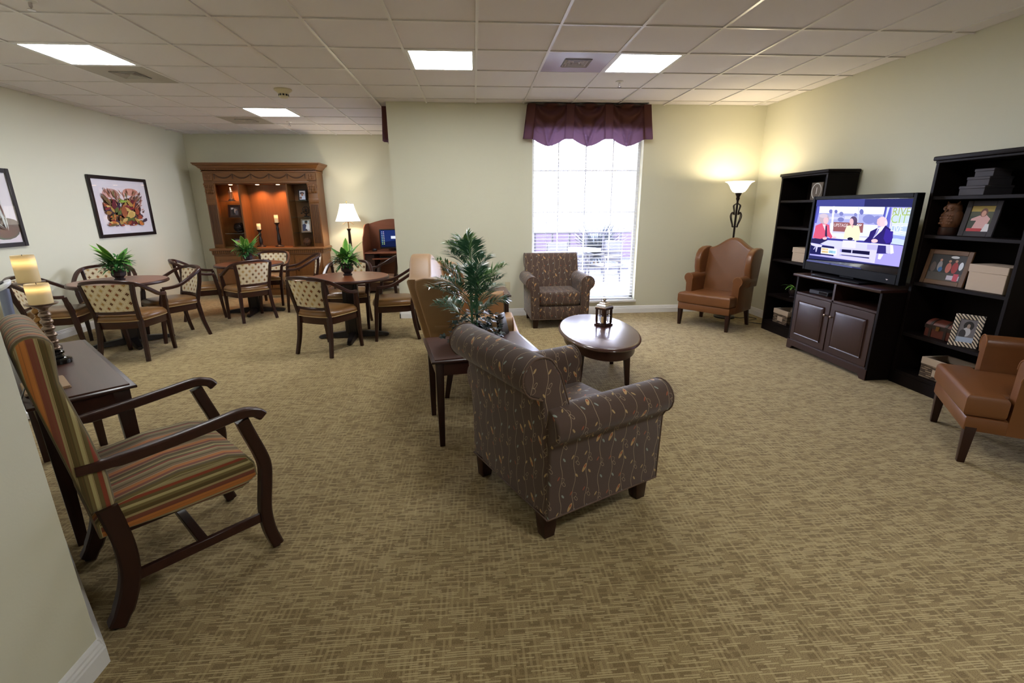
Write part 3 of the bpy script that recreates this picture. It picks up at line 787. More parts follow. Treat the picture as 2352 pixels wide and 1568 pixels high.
# dining chairs
def dining_chair():
    t = thing('dining_chair', '', 'chair', (0, 0, 0), 0, 'barrel-back dining chairs')
    def seat_ring(k, z): return [(x*k, y*k, z) for x, y in [(-.19, -.215), (-.10, -.235), (0, -.24), (.10, -.235), (.19, -.215), (.225, -.16), (.245, 0), (.255, .14), (.235, .215), (.15, .238), (0, .245), (-.15, .238), (-.235, .215), (-.255, .14), (-.245, 0), (-.225, -.16)]]
    obj('seat', G().loft([seat_ring(.97, .405), seat_ring(1.01, .425), seat_ring(1.0, .448), seat_ring(.93, .470), seat_ring(.75, .482), seat_ring(.35, .487)]), 'seat_vinyl', t)
    obj('piping', G().tube(seat_ring(1.0, .413), .0042, 6, closed=True), 'seat_piping', t)
    obj('apron', G().loft([seat_ring(.955, .335), seat_ring(.965, .340), seat_ring(.965, .408)]), 'dark_wood_x', t)
    def rail_pts():
        half = [(.262, .165, .628), (.282, .09, .632), (.292, .0, .652), (.284, -.10, .705), (.258, -.20, .765), (.205, -.272, .800), (.11, -.302, .815)]
        return bez(half+[(0, -.310, .820)]+[(-x, y, z) for x, y, z in half[::-1]], 5)
    P = rail_pts(); obj('top_rail', G().tube(P, .019, 8, flat=.85, up=(0, 0, 1), square=True), 'dark_wood_x', t)
    for s in (-1, 1):
        fl = bez([(s*.258, .160, .622), (s*.250, .172, .55), (s*.236, .188, .46), (s*.232, .196, .38), (s*.230, .205, .25), (s*.226, .215, .12), (s*.226, .225, .0)], 4)
        obj('leg', G().tube(fl, [.018]*4+[.022]*(len(fl)-14)+[.021, .020, .020, .019, .018, .018, .017, .017, .016, .016], 8, up=(0, 1, 0), square=True), 'dark_wood', t)
        rl = bez([(s*.190, -.195, .42), (s*.195, -.205, .33), (s*.205, -.222, .18), (s*.222, -.262, .0)], 5)
        obj('leg', G().tube(rl, [.023-.006*i/(len(rl)-1) for i in range(len(rl))], 8, up=(0, 1, 0), square=True), 'dark_wood', t)
        bp = bez([(s*.190, -.195, .40), (s*.198, -.222, .52), (s*.212, -.252, .66), (s*.226, -.262, .79)], 5)
        obj('back_post', G().tube(bp, .018, 8, up=(0, 1, 0), square=True), 'dark_wood', t)
    # upholstered back, bowed
    V, F = [], []; nx, nz = 10, 8
    def pt(a, b, off):
        wx = .178+.030*b; x = (2*a-1)*wx; z = .515+.272*b; y = -.218-.052*b-.042*(1-(2*a-1)**2)*(.4+.6*b)+off*(1-.5*(2*a-1)**8)
        return (x, y, z)
    for off in (.014, -.016):
        for j in range(nz+1):
            for i in range(nx+1): V.append(pt(i/nx, j/nz, off))
    n1 = (nx+1)*(nz+1); idx = lambda k, i, j: k*n1+j*(nx+1)+i
    for j in range(nz):
        for i in range(nx): F.append((idx(0, i, j), idx(0, i+1, j), idx(0, i+1, j+1), idx(0, i, j+1))); F.append((idx(1, i, j), idx(1, i, j+1), idx(1, i+1, j+1), idx(1, i+1, j)))
    for i in range(nx):
        for j in (0, nz): F.append((idx(0, i, j), idx(1, i, j), idx(1, i+1, j), idx(0, i+1, j)))
    for j in range(nz):
        for i in (0, nx): F.append((idx(0, i, j), idx(0, i, j+1), idx(1, i, j+1), idx(1, i, j)))
    def bu(me):
        uv = me.uv_layers.new(name='UV').data
        for p in me.polygons:
            for li in p.loop_indices: c = me.vertices[me.loops[li].vertex_index].co; uv[li].uv = (c.x+1, c.z)
    obj('back_panel', G().add(V, F), 'quatrefoil_fabric', t, uv=bu)
    obj('back_rail', G().tube(bez([(-.185, -.212, .497), (0, -.243, .497), (.185, -.212, .497)], 6), .013, 8, up=(0, 0, 1), square=True), 'dark_wood_x', t)
    return t
T1, T2, T3 = (-3.95, 5.54), (-3.29, 7.20), (-1.46, 5.56)
dc0 = dining_chair(); _dcn = [0]
def place_chair(x, y, fx, fy, label):
    rz = face(fx, fy); g = 'barrel-back dining chairs'
    if _dcn[0] == 0: dc0.location = (x, y, 0); dc0.rotation_euler = (0, 0, rz); dc0['label'] = label
    else: dup(dc0, (x, y, 0), rz, label, g)
    _dcn[0] += 1
place_chair(-1.585, 5.055, .42, .91, 'dining chair with its back turned at the round table near the tan settee')
place_chair(-.955, 5.57, -1, -.10, 'dining chair tucked beside the back of the tan settee')
place_chair(-1.62, 6.13, .12, -1, 'dining chair on the far side of the table near the floor lamp')
place_chair(-3.56, 5.05, -.06, 1, 'dining chair with its back turned at the table under the framed leaf picture')
place_chair(-3.61, 5.80, -.60, -.80, 'dining chair turned side-on at the table under the framed leaf picture')
place_chair(-4.45, 6.02, .50, -.86, 'dining chair between the wall and the table under the framed leaf picture')
place_chair(-4.42, 5.27, .92, .30, 'dining chair partly hidden behind the lit pillar candles')
place_chair(-3.155, 6.757, -.72, .69, 'dining chair with its back turned at the table before the hutch')
place_chair(-3.86, 6.93, .88, .47, 'dining chair between the left wall and the table before the hutch')
place_chair(-2.66, 7.40, -.93, -.36, 'dining chair turned side-on between the hutch table and floor lamp')
place_chair(-3.30, 7.86, .02, -1, 'dining chair against the front of the wooden hutch')
place_chair(-1.40, 7.45, -1, .12, 'dining chair by the computer desk, partly behind the wall corner')
# ------------------------------------------------------------------ tables
def leg_table(name, label, cat, loc, rz, w, d, h, leg, top_m='top_wood', group=None, apron=.085, over=.025):
    t = thing(name, label, cat, loc, rz, group)
    o = obj('tabletop', G().prism(rect(-w/2, -d/2, w/2, d/2), 'z', h-.022, h-.006, .007, 2), 'dark_wood_x', t)
    obj('top_panel', G().box(-w/2+.022, -d/2+.022, h-.008, w/2-.022, d/2-.022, h, .0015, 1), top_m, t)
    ax, ay = w/2-over-.012, d/2-over-.012
    for s in (-1, 1):
        obj('apron', G().box(-ax, s*ay-.010, h-.022-apron, ax, s*ay+.010, h-.022), 'dark_wood_x', t, smooth=0)
        obj('apron', G().box(s*ax-.010, -ay, h-.022-apron, s*ax+.010, ay, h-.022), 'dark_wood_x', t, smooth=0)
        for q in (-1, 1):
            lx, ly = s*(w/2-over-leg/2), q*(d/2-over-leg/2)
            obj('leg', G().frus((lx, ly, h-.022), leg, leg, (lx+s*.006, ly+q*.006, 0), leg*.62, leg*.62, .002), 'dark_wood', t)
    return t
leg_table('end_table', 'dark wooden end table carrying the potted palm', 'side table', (.012, 3.05, 0), R(11), .70, .58, .585, .052, group='dark wooden end tables')
leg_table('end_table', 'dark wooden end table at the far end of the tan settee', 'side table', (.015, 5.19, 0), R(2), .70, .58, .585, .052, group='dark wooden end tables')
leg_table('console_table', 'dark wooden console table against the angled wall with candles', 'console table', (*wallpt(1.41, .200), 0), R(-45), 1.24, .365, .70, .062, apron=.095)

# oval coffee table
t = thing('coffee_table', 'oval dark wooden coffee table reflecting the window', 'coffee table', (1.075, 3.985, 0), R(-3))
A, B = .345, .64
def ell_ring(k, z, n=56): return [((A-k)*cos(2*pi*i/n), (B-k)*sin(2*pi*i/n), z) for i in range(n)]
obj('tabletop', G().loft([ell_ring(.022, .392), ell_ring(.006, .396), ell_ring(0, .404), ell_ring(.003, .412), ell_ring(.016, .422), ell_ring(.022, .424)]), 'oval_top', t)
obj('apron', G().loft([ell_ring(.055, .31), ell_ring(.050, .313), ell_ring(.050, .392)]), 'dark_wood_x', t)
for sx in (-1, 1):
    for sy in (-1, 1): obj('leg', G().frus((sx*.19, sy*.275, .33), .055, .055, (sx*.208, sy*.288, 0), .034, .034, .003), 'dark_wood', t)

def round_table(label, x, y, rz):
    t = thing('dining_table', label, 'dining table', (x, y, 0), rz, 'round pedestal dining tables')
    r = .457
    obj('table_edge', G().lathe([(.30, .690), (r-.012, .690), (r-.002, .697), (r, .706), (r-.003, .717), (r-.012, .7235), (r-.03, .7235)], 56), 'dark_wood_x', t)
    obj('tabletop', G().lathe([(.001, .7225), (r-.016, .7225), (r-.018, .7255), (.001, .7255)], 56), 'red_top', t)
    obj('pedestal', G().frus((0, 0, .05), .15, .15, (0, 0, .69), .135, .135, .012), 'black_wood', t)
    for k in range(4):
        M = Matrix.Rotation(k*pi/2, 4, 'Z')
        obj('pilaster', G().box(.060, -.045, .06, .086, .045, .69, .004, 1, M=M), 'black_wood', t)
        obj('foot', G().loft([[(x, -w, z0), (x, w, z0), (x, w*.8, z1), (x, -w*.8, z1)] for x, w, z0, z1 in ((.05, .045, .012, .085), (.16, .042, .012, .072), (.30, .036, .012, .055), (.385, .028, .010, .040), (.40, .022, .012, .030))], M=M), 'black_wood', t)
        obj('glide', G().lathe([(.018, 0), (.018, .014)], 12, M=M @ TR(.37, 0, 0)), 'black_plastic', t)
    obj('top_plate', G().box(-.22, -.22, .672, .22, .22, .692, .004, 1), 'black_wood', t)
    return t
round_table('round dining table under the framed leaf picture', *T1, R(42))
round_table('round dining table in front of the wooden hutch', *T2, R(8))
round_table('round dining table nearest the tan settee', *T3, R(5))

# ------------------------------------------------------------------ plants
def blade(L, W, bend, droop, n=7, fold=.25):
    V, F, UV = [], [], []
    for i in range(n+1):
        s = i/n; x = L*(s-.06*droop*s*s); z = L*(bend*s-droop*s*s); w = W*(sin(pi*min(1, .06+s*.94))**.8)*(1-.25*s)
        if i == n: w = .0008
        V += [(x, -w, z+fold*w), (x, 0, z), (x, w, z+fold*w)]; UV += [(s, 0), (s, .5), (s, 1)]
    for i in range(n):
        a = i*3; F += [(a, a+1, a+4, a+3), (a+1, a+2, a+5, a+4)]
    def uv(me):
        d = me.uv_layers.new(name='UV').data
        for p in me.polygons:
            for li in p.loop_indices: d[li].uv = UV[me.loops[li].vertex_index]
    return V, F, uv
def potted_plant(seed):
    rr = random.Random(seed)
    t = thing('potted_plant', '', 'plant', (0, 0, 0), 0, 'potted plants on the dining tables')
    n = 8; ring = lambda r, z: [(r*cos(2*pi*(i+.5)/n), r*sin(2*pi*(i+.5)/n), z) for i in range(n)]
    p = obj('pot', G().loft([ring(.050, 0), ring(.052, .012), ring(.040, .020), ring(.045, .032), ring(.066, .050), ring(.070, .085), ring(.062, .098), ring(.076, .118), ring(.080, .128), ring(.072, .128), ring(.062, .112)]), 'pot_dark', t, smooth=20)
    obj('soil', G().lathe([(.001, .112), (.060, .112)], 12, caps=False), 'soil', p)
    for k in range(22):
        L = rr.uniform(.17, .29); bend = rr.uniform(.55, 1.5); dr = rr.uniform(.35, .8) if bend < 1.1 else rr.uniform(.2, .5)
        V, F, uv = blade(L*.9, rr.uniform(.036, .054), bend, dr, 7, .1)
        o = obj('leaf', G().add(V, F), rr.choice(['leaf_bright', 'leaf_bright', 'leaf_mid']), t, loc=(0, 0, .135+rr.uniform(0, .05)), rz=2*pi*k/22*2.39+rr.uniform(-.3, .3), uv=uv, smooth=80, recalc=False)
    g = G()
    for k in range(260):
        a = rr.uniform(0, 2*pi); el = rr.uniform(-.45, 1.1); rad = rr.uniform(.03, .125)
        V, F, _ = blade(rr.uniform(.05, .095), rr.uniform(.009, .015), rr.uniform(-.3, .5), .3, 3)
        M = TR(rad*cos(a), rad*sin(a), .125+.09*rr.random()+.05*sin(el), a+rr.uniform(-.7, .7), 0, -el*.6)
        g.add(V, F, M)
    o = obj('foliage', g, 'leaf_dark', t, smooth=80, recalc=False); o['kind'] = 'stuff'
    return t
pp = potted_plant(3)
for k, (uv_, z, lb, rz) in enumerate((((277, 642), .7255, 'leafy green plant in dark pot on the table under the framed picture', .4), ((569, 599), .7255, 'leafy green plant in dark pot on the table before the hutch', 2.0), ((797, 629), .7255, 'leafy green plant in dark pot on the table nearest the settee', 3.7))):
    q = atz(*uv_, z)
    if k == 0: pp.location = (q.x, q.y, z); pp.rotation_euler = (0, 0, rz); pp['label'] = lb
    else:
        tbl = (T2, T3)[k-1]; dup(pp, (tbl[0]*.5+q.x*.5, tbl[1]*.5+q.y*.5, z), rz, lb)
pp.location = (T1[0]*.4+pp.location.x*.6, T1[1]*.4+pp.location.y*.6, .7255)

def frond(base, tip, sag, nl, ll, rr, wid=.006):
    """palm frond: arched stalk with leaflets on both sides"""
    b, e = Vector(base), Vector(tip); g = G(); mid = (b+e)/2+Vector((0, 0, sag)); P = []
    for i in range(13):
        t_ = i/12; P.append(b*(1-t_)**2+mid*2*t_*(1-t_)+e*t_*t_)
    g.tube(P, [.0034-.0026*i/12 for i in range(13)], 5)
    for i in range(nl):
        t_ = .36+.64*(i+.5)/nl; k = min(11, int(t_*12)); p = P[k].lerp(P[k+1], t_*12-k); d = (P[k+1]-P[k]).normalized()
        side = d.cross(Vector((0, 0, 1)));  side = side.normalized() if side.length > .05 else Vector((1, 0, 0)); upv = side.cross(d)
        l = ll*(.55+.75*sin(pi*min(1, .15+.8*(t_-.2)/.8)))
        for s in (-1, 1):
            v = (d*.62+side*s*.78+upv*rr.uniform(.0, .45)).normalized(); tipp = p+v*l+Vector((0, 0, -.25*l*rr.random())); w = d.cross(v).cross(v).normalized()*wid
            m_ = p.lerp(tipp, .45)+Vector((0, 0, .012))
            g.add([tuple(p), tuple(m_-w), tuple(tipp), tuple(m_+w)], [(0, 1, 2, 3)])
    return g
rr = random.Random(11)
PX, PY = -.02, 3.10
t = thing('potted_palm', 'tall artificial palm with ivy in a dark pot on the end table', 'plant', (PX, PY, .585))
obj('pot', G().lathe([(.07, 0), (.075, .01), (.095, .10), (.10, .115), (.09, .115), (.08, .10)], 24), 'pot_dark', t)
obj('soil', G().lathe([(.001, .10), (.082, .10)], 16, caps=False), 'soil', t)
def pal(u, v, dy=0): q = aty(u, v, PY+dy); return (q.x-PX, q.y-PY, q.z-.585)
for k in range(3):
    a = k*2.1; obj('stem', G().tube(bez([(.02*cos(a), .02*sin(a), .09), (.025*cos(a), .02*sin(a), .3), (.01*cos(a)-.01, .01*sin(a), .52-.07*k)], 4), [.008]*9, 6), 'palm_leaf', t)
FR = [((1005, 600), -.10, .36, .05, 1), ((988, 662), -.16, .24, .06, 0), ((1030, 562), .05, .52, .03, 1), ((1072, 540), 0, .56, .02, 1), ((1116, 592), .08, .40, .05, 0), ((1158, 612), .02, .30, .06, 1), ((1160, 694), -.05, .12, .11, 0),
      ((1012, 640), .15, .28, .04, 0), ((1085, 578), .12, .48, .02, 0), ((1035, 582), -.12, .46, .03, 0), ((1104, 640), -.18, .22, .06, 0), ((1048, 655), -.22, .18, .07, 0), ((1002, 700), .02, .13, .05, 0), ((1095, 610), .20, .34, .04, 0), ((1140, 655), .15, .20, .07, 0), ((1060, 610), .22, .36, .04, 0), ((1050, 560), .12, .5, .02, 0), ((1020, 690), .18, .14, .06, 0), ((1130, 628), .1, .26, .06, 1), ((1125, 668), -.15, .15, .08, 0), ((1150, 640), -.08, .25, .07, 0), ((1080, 560), -.06, .5, .02, 0), ((1018, 620), -.05, .3, .05, 0), ((1110, 700), .1, .12, .06, 0), ((1062, 548), .08, .54, .02, 1), ((1098, 620), -.1, .3, .05, 0)]
for (uv_, dy, bz, sag, tipc) in FR:
    tip = pal(*uv_, dy); obj('frond', frond((-.005, 0, bz), tip, sag, 21, .105, rr, .0050), 'palm_tip' if tipc else 'palm_leaf', t, smooth=0)
def ivy_leaf(g, M, s):
    P = [(0, 0), (.35, -.15), (.75, -.75), (.9, -.25), (1.5, -.35), (1.25, 0), (1.5, .35), (.9, .25), (.75, .75), (.35, .15)]
    g.add([(x*s, y*s, .12*s*abs(y)) for x, y in P], [(0, 1, 2, 3, 4, 5), (0, 5, 6, 7, 8, 9)], M)
g = G()
for k in range(210):
    a = rr.uniform(0, 2*pi); rad = rr.uniform(.05, .19)*(.7 if .1 < a < 1.2 else 1); z = rr.uniform(.06, .20)-(.05 if rad > .14 else 0)
    ivy_leaf(g, TR(rad*cos(a), rad*sin(a), max(z, .06), a+rr.uniform(-.8, .8), rr.uniform(-.4, .4), rr.uniform(-.3, .7)), rr.uniform(.026, .042))
for k in range(16):
    s = k/15; q = pal(1100+38*s, 728+12*s-22*sin(s*pi), -.10); ivy_leaf(g, TR(q[0]+rr.uniform(-.02, .02), q[1]+rr.uniform(-.02, .02), max(q[2], .05), rr.uniform(0, 6), rr.uniform(-.5, .5), rr.uniform(-.4, .4)), rr.uniform(.02, .032))
o = obj('ivy_foliage', g, 'ivy_leaf', t, smooth=0); o['kind'] = 'stuff'

# ------------------------------------------------------------------ things on the console and end tables
def pillar_candle(label, x, y, z, r, h, group):
    t = thing('pillar_candle', label, 'candle', (x, y, z), 0, group)
    obj('wax', G().lathe([(r*.97, 0), (r, .004), (r, h-.006), (r*.96, h), (r*.86, h-.003), (r*.6, h-.010), (.001, h-.012)], 28), 'candle_glow', t)
    obj('wick', G().cyl((0, 0, h-.014), (0, 0, h+.004), .0015, n=6), 'black_plastic', t)
    return t
def turned_holder(label, x, y, z, h, base_m, mid_m, group, r=.058, beads=6):
    t = thing('candle_holder', label, 'candle holder', (x, y, z), 0, group)
    obj('base', G().lathe([(r, 0), (r*1.03, .006), (r*1.02, .022), (r*.8, .030), (r*.55, .034), (r*.45, .045), (r*.62, .052), (r*.62, .062), (r*.40, .068)], 28), base_m, t)
    pr = [(.020, .066)]; z0, z1 = .068, h-.035; st = (z1-z0)/beads
    for k in range(beads):
        b = z0+k*st; pr += [(.0165+(.0125-.0006*k)*max(0, sin(pi*min(1, q_/.72)))**.7+(.004 if .78 < q_ < .92 else 0), b+q_*st) for q_ in [i/12 for i in range(12)]]
    obj('stem', G().lathe(pr+[(.017, z1)], 20), mid_m, t)
    obj('saucer', G().lathe([(.017, z1-.002), (.022, h-.024), (.040, h-.012), (.062, h-.005), (.066, h+.001), (.064, h+.003), (.050, h), (.001, h)], 28), 'antique_silver', t)
    return t
q = atz(134, 833, .70); ht = aty(93, 697, q.y).z-.70
turned_holder('turned silver candle holder on the console, closer to the striped chair', q.x, q.y, .70, ht, 'black_gloss', 'antique_silver', 'candle holders on the console')
pillar_candle('shorter lit pillar candle on the console, closer to the striped chair', q.x, q.y, .70+ht, .047, aty(84, 651, q.y).z-.70-ht, 'pillar candles on the console')
q2 = atz(113, 806, .70); ht2 = aty(74, 648, q2.y).z-.70
turned_holder('turned silver candle holder on the console behind the shorter one', q2.x, q2.y, .70, ht2, 'black_gloss', 'antique_brass', 'candle holders on the console')
pillar_candle('taller lit pillar candle on the console behind the shorter one', q2.x, q2.y, .70+ht2, .048, aty(62, 586, q2.y).z-.70-ht2, 'pillar candles on the console')
# booklet and small easel-backed frame on the console, mostly behind the striped chair
t = thing('booklet', 'tan booklet lying on the console beside the striped chair', 'booklet', (*wallpt(1.065, .105), .7005), R(-45))
obj('cover', G().box(-.11, -.075, 0, .11, .075, .003), 'kraft_board', t, smooth=0); obj('pages', G().box(-.107, -.072, .003, .107, .072, .009), 'kraft_board', t, smooth=0)
t = thing('easel_frame', 'black easel-backed frame on the console behind the striped chair', 'picture frame', (*wallpt(.93, .062), .7005), R(-45)); t.scale = (.6, .55, .6)
g = G().box(-.07, -.008, 0, .07, .006, .17, .003, 1, M=shear(-.22, 0)); obj('frame', g, 'black_wood', t)
obj('easel_leg', G().add([(-.02, -.012, .15), (.02, -.012, .15), (.02, -.085, .003), (-.02, -.085, .003), (-.02, -.008, .15), (.02, -.008, .15), (.02, -.080, .0), (-.02, -.080, .0)], [(0, 1, 2, 3), (4, 7, 6, 5), (0, 3, 7, 4), (1, 5, 6, 2), (2, 6, 7, 3), (0, 4, 5, 1)]), 'black_plastic', t)
t = thing('easel_frame', 'dark easel-backed frame with silver studded edge under the palm', 'picture frame', (.20, 3.275, .586), R(62))
obj('frame', G().box(-.065, -.009, 0, .065, .009, .15, .003, 1, M=shear(-.25, 0)), 'bronze', t)
obj('backing', G().box(-.060, .008, .006, .060, .013, .145, M=shear(-.25, 0)), 'black_plastic', t, smooth=0)
obj('easel_leg', G().box(-.02, .012, .0, .02, .016, .13, M=shear(.45, .13) @ TR(0, .0, 0)), 'black_plastic', t, smooth=0)
g = G()
for k in range(9): g.ball((-.066, -.008+.25*(.01+.016*k), .01+.016*k), .004, n=6)
obj('studs', g, 'silver', t)
# bird figurine on the far end table
t = thing('bird_figurine', 'dark bronze bird figurine on the far end table', 'figurine', (.02, 5.12, .585), R(-60))
obj('body', G().loft([[(x, r*cos(2*pi*i/14), z+r*1.25*sin(2*pi*i/14)) for i in range(14)] for x, r, z in ((-.10, .008, .09), (-.07, .035, .10), (-.02, .056, .13), (.03, .05, .18), (.055, .034, .235), (.065, .03, .27), (.085, .02, .285), (.105, .004, .28))]), 'bronze', t)
obj('tail', G().prism([(-.06, .10), (-.17, .17), (-.20, .13), (-.17, .07), (-.08, .07)], 'y', -.015, .015, .005, 2), 'bronze', t)
obj('base', G().lathe([(.06, 0), (.062, .012), (.03, .02), (.02, .075)], 20), 'bronze', t)
# lantern on the coffee table
q = atz(1386, 746, .424)
t = thing('lantern', 'small wooden lantern with stepped silver roof on the coffee table', 'lantern', (q.x, q.y, .424), R(38))
obj('base', G().box(-.062, -.062, 0, .062, .062, .014, .002, 1).box(-.053, -.053, .014, .053, .053, .024, .002, 1), 'dark_wood_x', t)
for sx in (-1, 1):
    for sy in (-1, 1): obj('post', G().box(sx*.046-.008, sy*.046-.008, .024, sx*.046+.008, sy*.046+.008, .152), 'dark_wood', t, smooth=0)
for k in range(4):
    M = Matrix.Rotation(k*pi/2, 4, 'Z'); s = obj('glass_pane', G().box(-.038, .043, .03, .038, .0445, .148, M=M), 'clear_glass', t, smooth=0)
    g = G().box(-.0025, .044, .03, .0025, .049, .148, M=M).box(-.038, .044, .088, .038, .049, .093, M=M); obj('muntin', g, 'dark_wood', s, smooth=0)
obj('inner_candle', G().lathe([(.024, .024), (.024, .075), (.020, .078), (.001, .076)], 16), 'candle_wax', t)
obj('top_frame', G().box(-.060, -.060, .150, .060, .060, .164, .003, 1), 'dark_wood_x', t)
sq = lambda r, z: [(-r, -r, z), (r, -r, z), (r, r, z), (-r, r, z)]
obj('roof', G().loft([sq(.058, .164), sq(.058, .172), sq(.052, .184), sq(.040, .196), sq(.036, .198), sq(.036, .204), sq(.024, .214), sq(.018, .216), sq(.018, .224), sq(.004, .226)]), 'silver', t, smooth=20)
obj('finial', G().lathe([(.006, .224), (.014, .228), (.016, .240), (.010, .250), (.001, .252)], 14), 'silver', t)
obj('carry_ring', G().tube([(-.018-.030*cos(2*pi*i/20), 0, .246+.022*sin(2*pi*i/20)) for i in range(20)], .0016, 6, closed=True), 'silver', t)
# weighing scale by the angled wall
q = (-3.34, 3.57)
t = thing('weighing_scale', 'white weighing scale display on a grey post beside the console', 'scale', (*wallpt(3.04, .135), 0), R(-45))
obj('platform', G().box(-.17, -.11, .01, .17, .16, .06, .012, 2), 'white_panel', t)
obj('post', G().tube([(0, -.04, .05), (0, -.02, .5), (0, 0, .94)], .030, 14), 'steel_grey', t)
hd = obj('display_head', G().loft([[(a*cos(2*pi*i/28), b*sin(2*pi*i/28)*.62, .965+b*sin(2*pi*i/28)*.35+dz) for i in range(28)] for a, b, dz in ((.08, .05, -.022), (.105, .075, -.015), (.112, .08, 0), (.105, .075, .012), (.085, .06, .016))]), 'white_panel', t)
obj('display_screen', G().box(-.05, -.03, .0, .05, .0, .004, M=TR(0, .01, .992, 0, R(30))), 'patio_dark', hd, smooth=0)
# ------------------------------------------------------------------ oak hutch against the far wall
HX, HY = -3.62, YF-.012
def hl(u, v, y): p = aty(u, v, y); return p.x-HX, p.z
hut = thing('hutch', 'carved oak hutch with lit centre niche against the far wall', 'hutch', (HX, HY, 0))
def hb(name, m, *boxes, parent=hut, bev=0.0, smooth=0):
    g = G()
    for b in boxes: g.box(*b, bev, 2)
    return obj(name, g, m, parent, smooth=40 if bev else smooth)
hb('plinth', 'oak_x', (-.94, -.50, 0, .94, 0, .10))
hb('base_body', 'oak_x', (-.92, -.485, .10, .92, 0, .72))
for k in range(4):
    x0 = -.90+k*.45; d = hb('door', 'oak', (x0+.012, -.507, .13, x0+.438, -.485, .70), bev=.003)
    g = G()
    for b in ((x0+.012, .13, x0+.075, .70), (x0+.375, .13, x0+.438, .70), (x0+.075, .13, x0+.375, .19), (x0+.075, .64, x0+.375, .70)): g.box(b[0], -.515, b[1], b[2], -.507, b[3])
    obj('door_frame', g, 'oak', d, smooth=0)
    obj('raised_panel', G().box(x0+.105, -.516, .22, x0+.345, -.507, .61, .006, 1), 'oak', d)
    obj('knob', G().ball((x0+(.40 if k % 2 == 0 else .05), -.525, .44), .012, n=10), 'bronze', d)
hb('ledge', 'oak_x', (-.935, -.50, .72, .935, 0, .735), (-.965, -.52, .795, .965, 0, .835), bev=.006)
hb('ledge_frieze', 'oak_dark', (-.94, -.50, .735, .94, 0, .795))
g = G(); k = -.93
while k < .93: g.box(k, -.512, .742, k+.020, -.50, .788); k += .034
for y in range(14): g.box(.94, -.49+y*.034, .742, .952, -.47+y*.034, .788)
o = obj('dentil_molding', g, 'oak', hut, smooth=0); o['kind'] = 'stuff'
hb('back_panel', 'oak', (-.93, -.02, .835, .93, 0, 2.10))
for s in (-1, 1):
    hb('side_panel', 'oak', (s*.935-(.025 if s > 0 else 0), -.36, .835, s*.935+(.025 if s < 0 else 0), -.021, 1.905))
    hb('pilaster', 'oak', (s*.852-.082, -.385, .835, s*.852+.082, -.345, 1.92), bev=.004)
    g = G()
    for f in range(5):
        xx = s*.852-.055+f*.0275; g.cyl((xx, -.386, .90), (xx, -.386, 1.56), .009, n=8)
    obj('fluting', g, 'oak_dark', hut)
    hb('pilaster_block', 'oak', (s*.852-.085, -.392, 1.58, s*.852+.085, -.345, 1.66), bev=.006)
    g = G().box(s*.852-.085, -.40, 1.885, s*.852+.085, -.345, 1.915)
    for a in range(5):
        for b in range(3): g.ball((s*.852-.058+a*.029, -.392-.006*b, 1.87-.045*b), .021, (.8, .7, 1.5), 8)
    for q in (-1, 1): g.tube([(s*.852+q*(.06-.02*cos(i*.7)*(1-i/14)), -.402, 1.86+.022*sin(i*.7)*(1-i/14)) for i in range(13)], .007, 6)
    obj('carved_capital', g, 'oak', hut)
    g = G().box(s*.852-.075, -.40, 1.96, s*.852+.075, -.37, 2.075, .004, 1)
    for a in range(4): g.ball((s*.852+.032*cos(a*pi/2+pi/4), -.402, 2.017+.030*sin(a*pi/2+pi/4)), .024, (1, .3, 1), 8)
    obj('rosette_block', g, 'oak', hut)
    hb('divider', 'oak', (s*.40-.013, -.345, .835, s*.40+.013, -.02, 1.92))
hb('frieze', 'oak_x', (-.935, -.375, 1.92, .935, -.02, 2.10))
g = G()
for k in range(5):
    cx = -.60+k*.30
    g.tube([(cx+.13*sin(a), -.379, 2.055-.055*cos(a)**2*1.0) for a in [(-1+2*i/12)*1.45 for i in range(13)]], [.006+.005*sin(pi*i/12) for i in range(13)], 6)
    for q in (-.145, .145): g.tube([(cx+q, -.379, 2.055), (cx+q*1.02, -.379, 1.985)], [.009, .004], 6); g.ball((cx+q, -.379, 2.06), .013, n=8)
obj('carved_swags', g, 'oak_dark', hut)
hb('bead_strip', 'oak_x', (-.80, -.385, 1.915, .80, -.36, 1.945), (-.95, -.39, 2.095, .95, -.02, 2.115), bev=.004)
CP = [(0, 2.10), (0, 2.125), (.012, 2.13), (.014, 2.15), (.030, 2.158), (.045, 2.178), (.062, 2.195), (.085, 2.205), (.090, 2.222), (.100, 2.226), (.100, 2.240), (0, 2.240)]
rings = []
for (sx, sy, fx, fy) in ((-1, 1, -.935, 0), (-1, -1, -.935, -.385), (1, -1, .935, -.385), (1, 1, .935, 0)):
    rings.append([(fx+sx*d, (fy-d) if sy < 0 else fy, z) for d, z in CP])
g = G().loft(rings); obj('cornice', g, 'oak_x', hut, smooth=20)
g = G(); k = -.94
while k < .93: g.box(k, -.405, 2.128, k+.014, -.39, 2.150); k += .026
o = obj('cornice_dentils', g, 'oak', hut, smooth=0); o['kind'] = 'stuff'
hb('niche_top', 'oak_x', (-.934, -.344, 1.905, .934, -.021, 1.92))
for z in (1.63, 1.35, 1.08):
    for a, b in ((-.77, -.413), (.413, .77)): hb('glass_shelf', 'shelf_glass', (a, -.33, z-.006, b, -.03, z))
for x, pw in ((-.60, 22.0), (-.15, 26.0), (.20, 26.0)):
    obj('puck_lamp', G().lathe([(.03, 1.905), (.03, 1.898), (.02, 1.897), (.001, 1.897)], 16, M=TR(x, -.17, 0)), 'puck_glow', hut)
    L = bpy.data.lights.new('puck_light', 'SPOT'); L.energy = pw; L.color = (1.0, .42, .18); L.spot_size = R(130); L.spot_blend = .8; L.shadow_soft_size = .02
    lo = bpy.data.objects.new('puck_light', L); C.objects.link(lo); lo.parent = hut; lo.location = (x, -.17, 1.89)

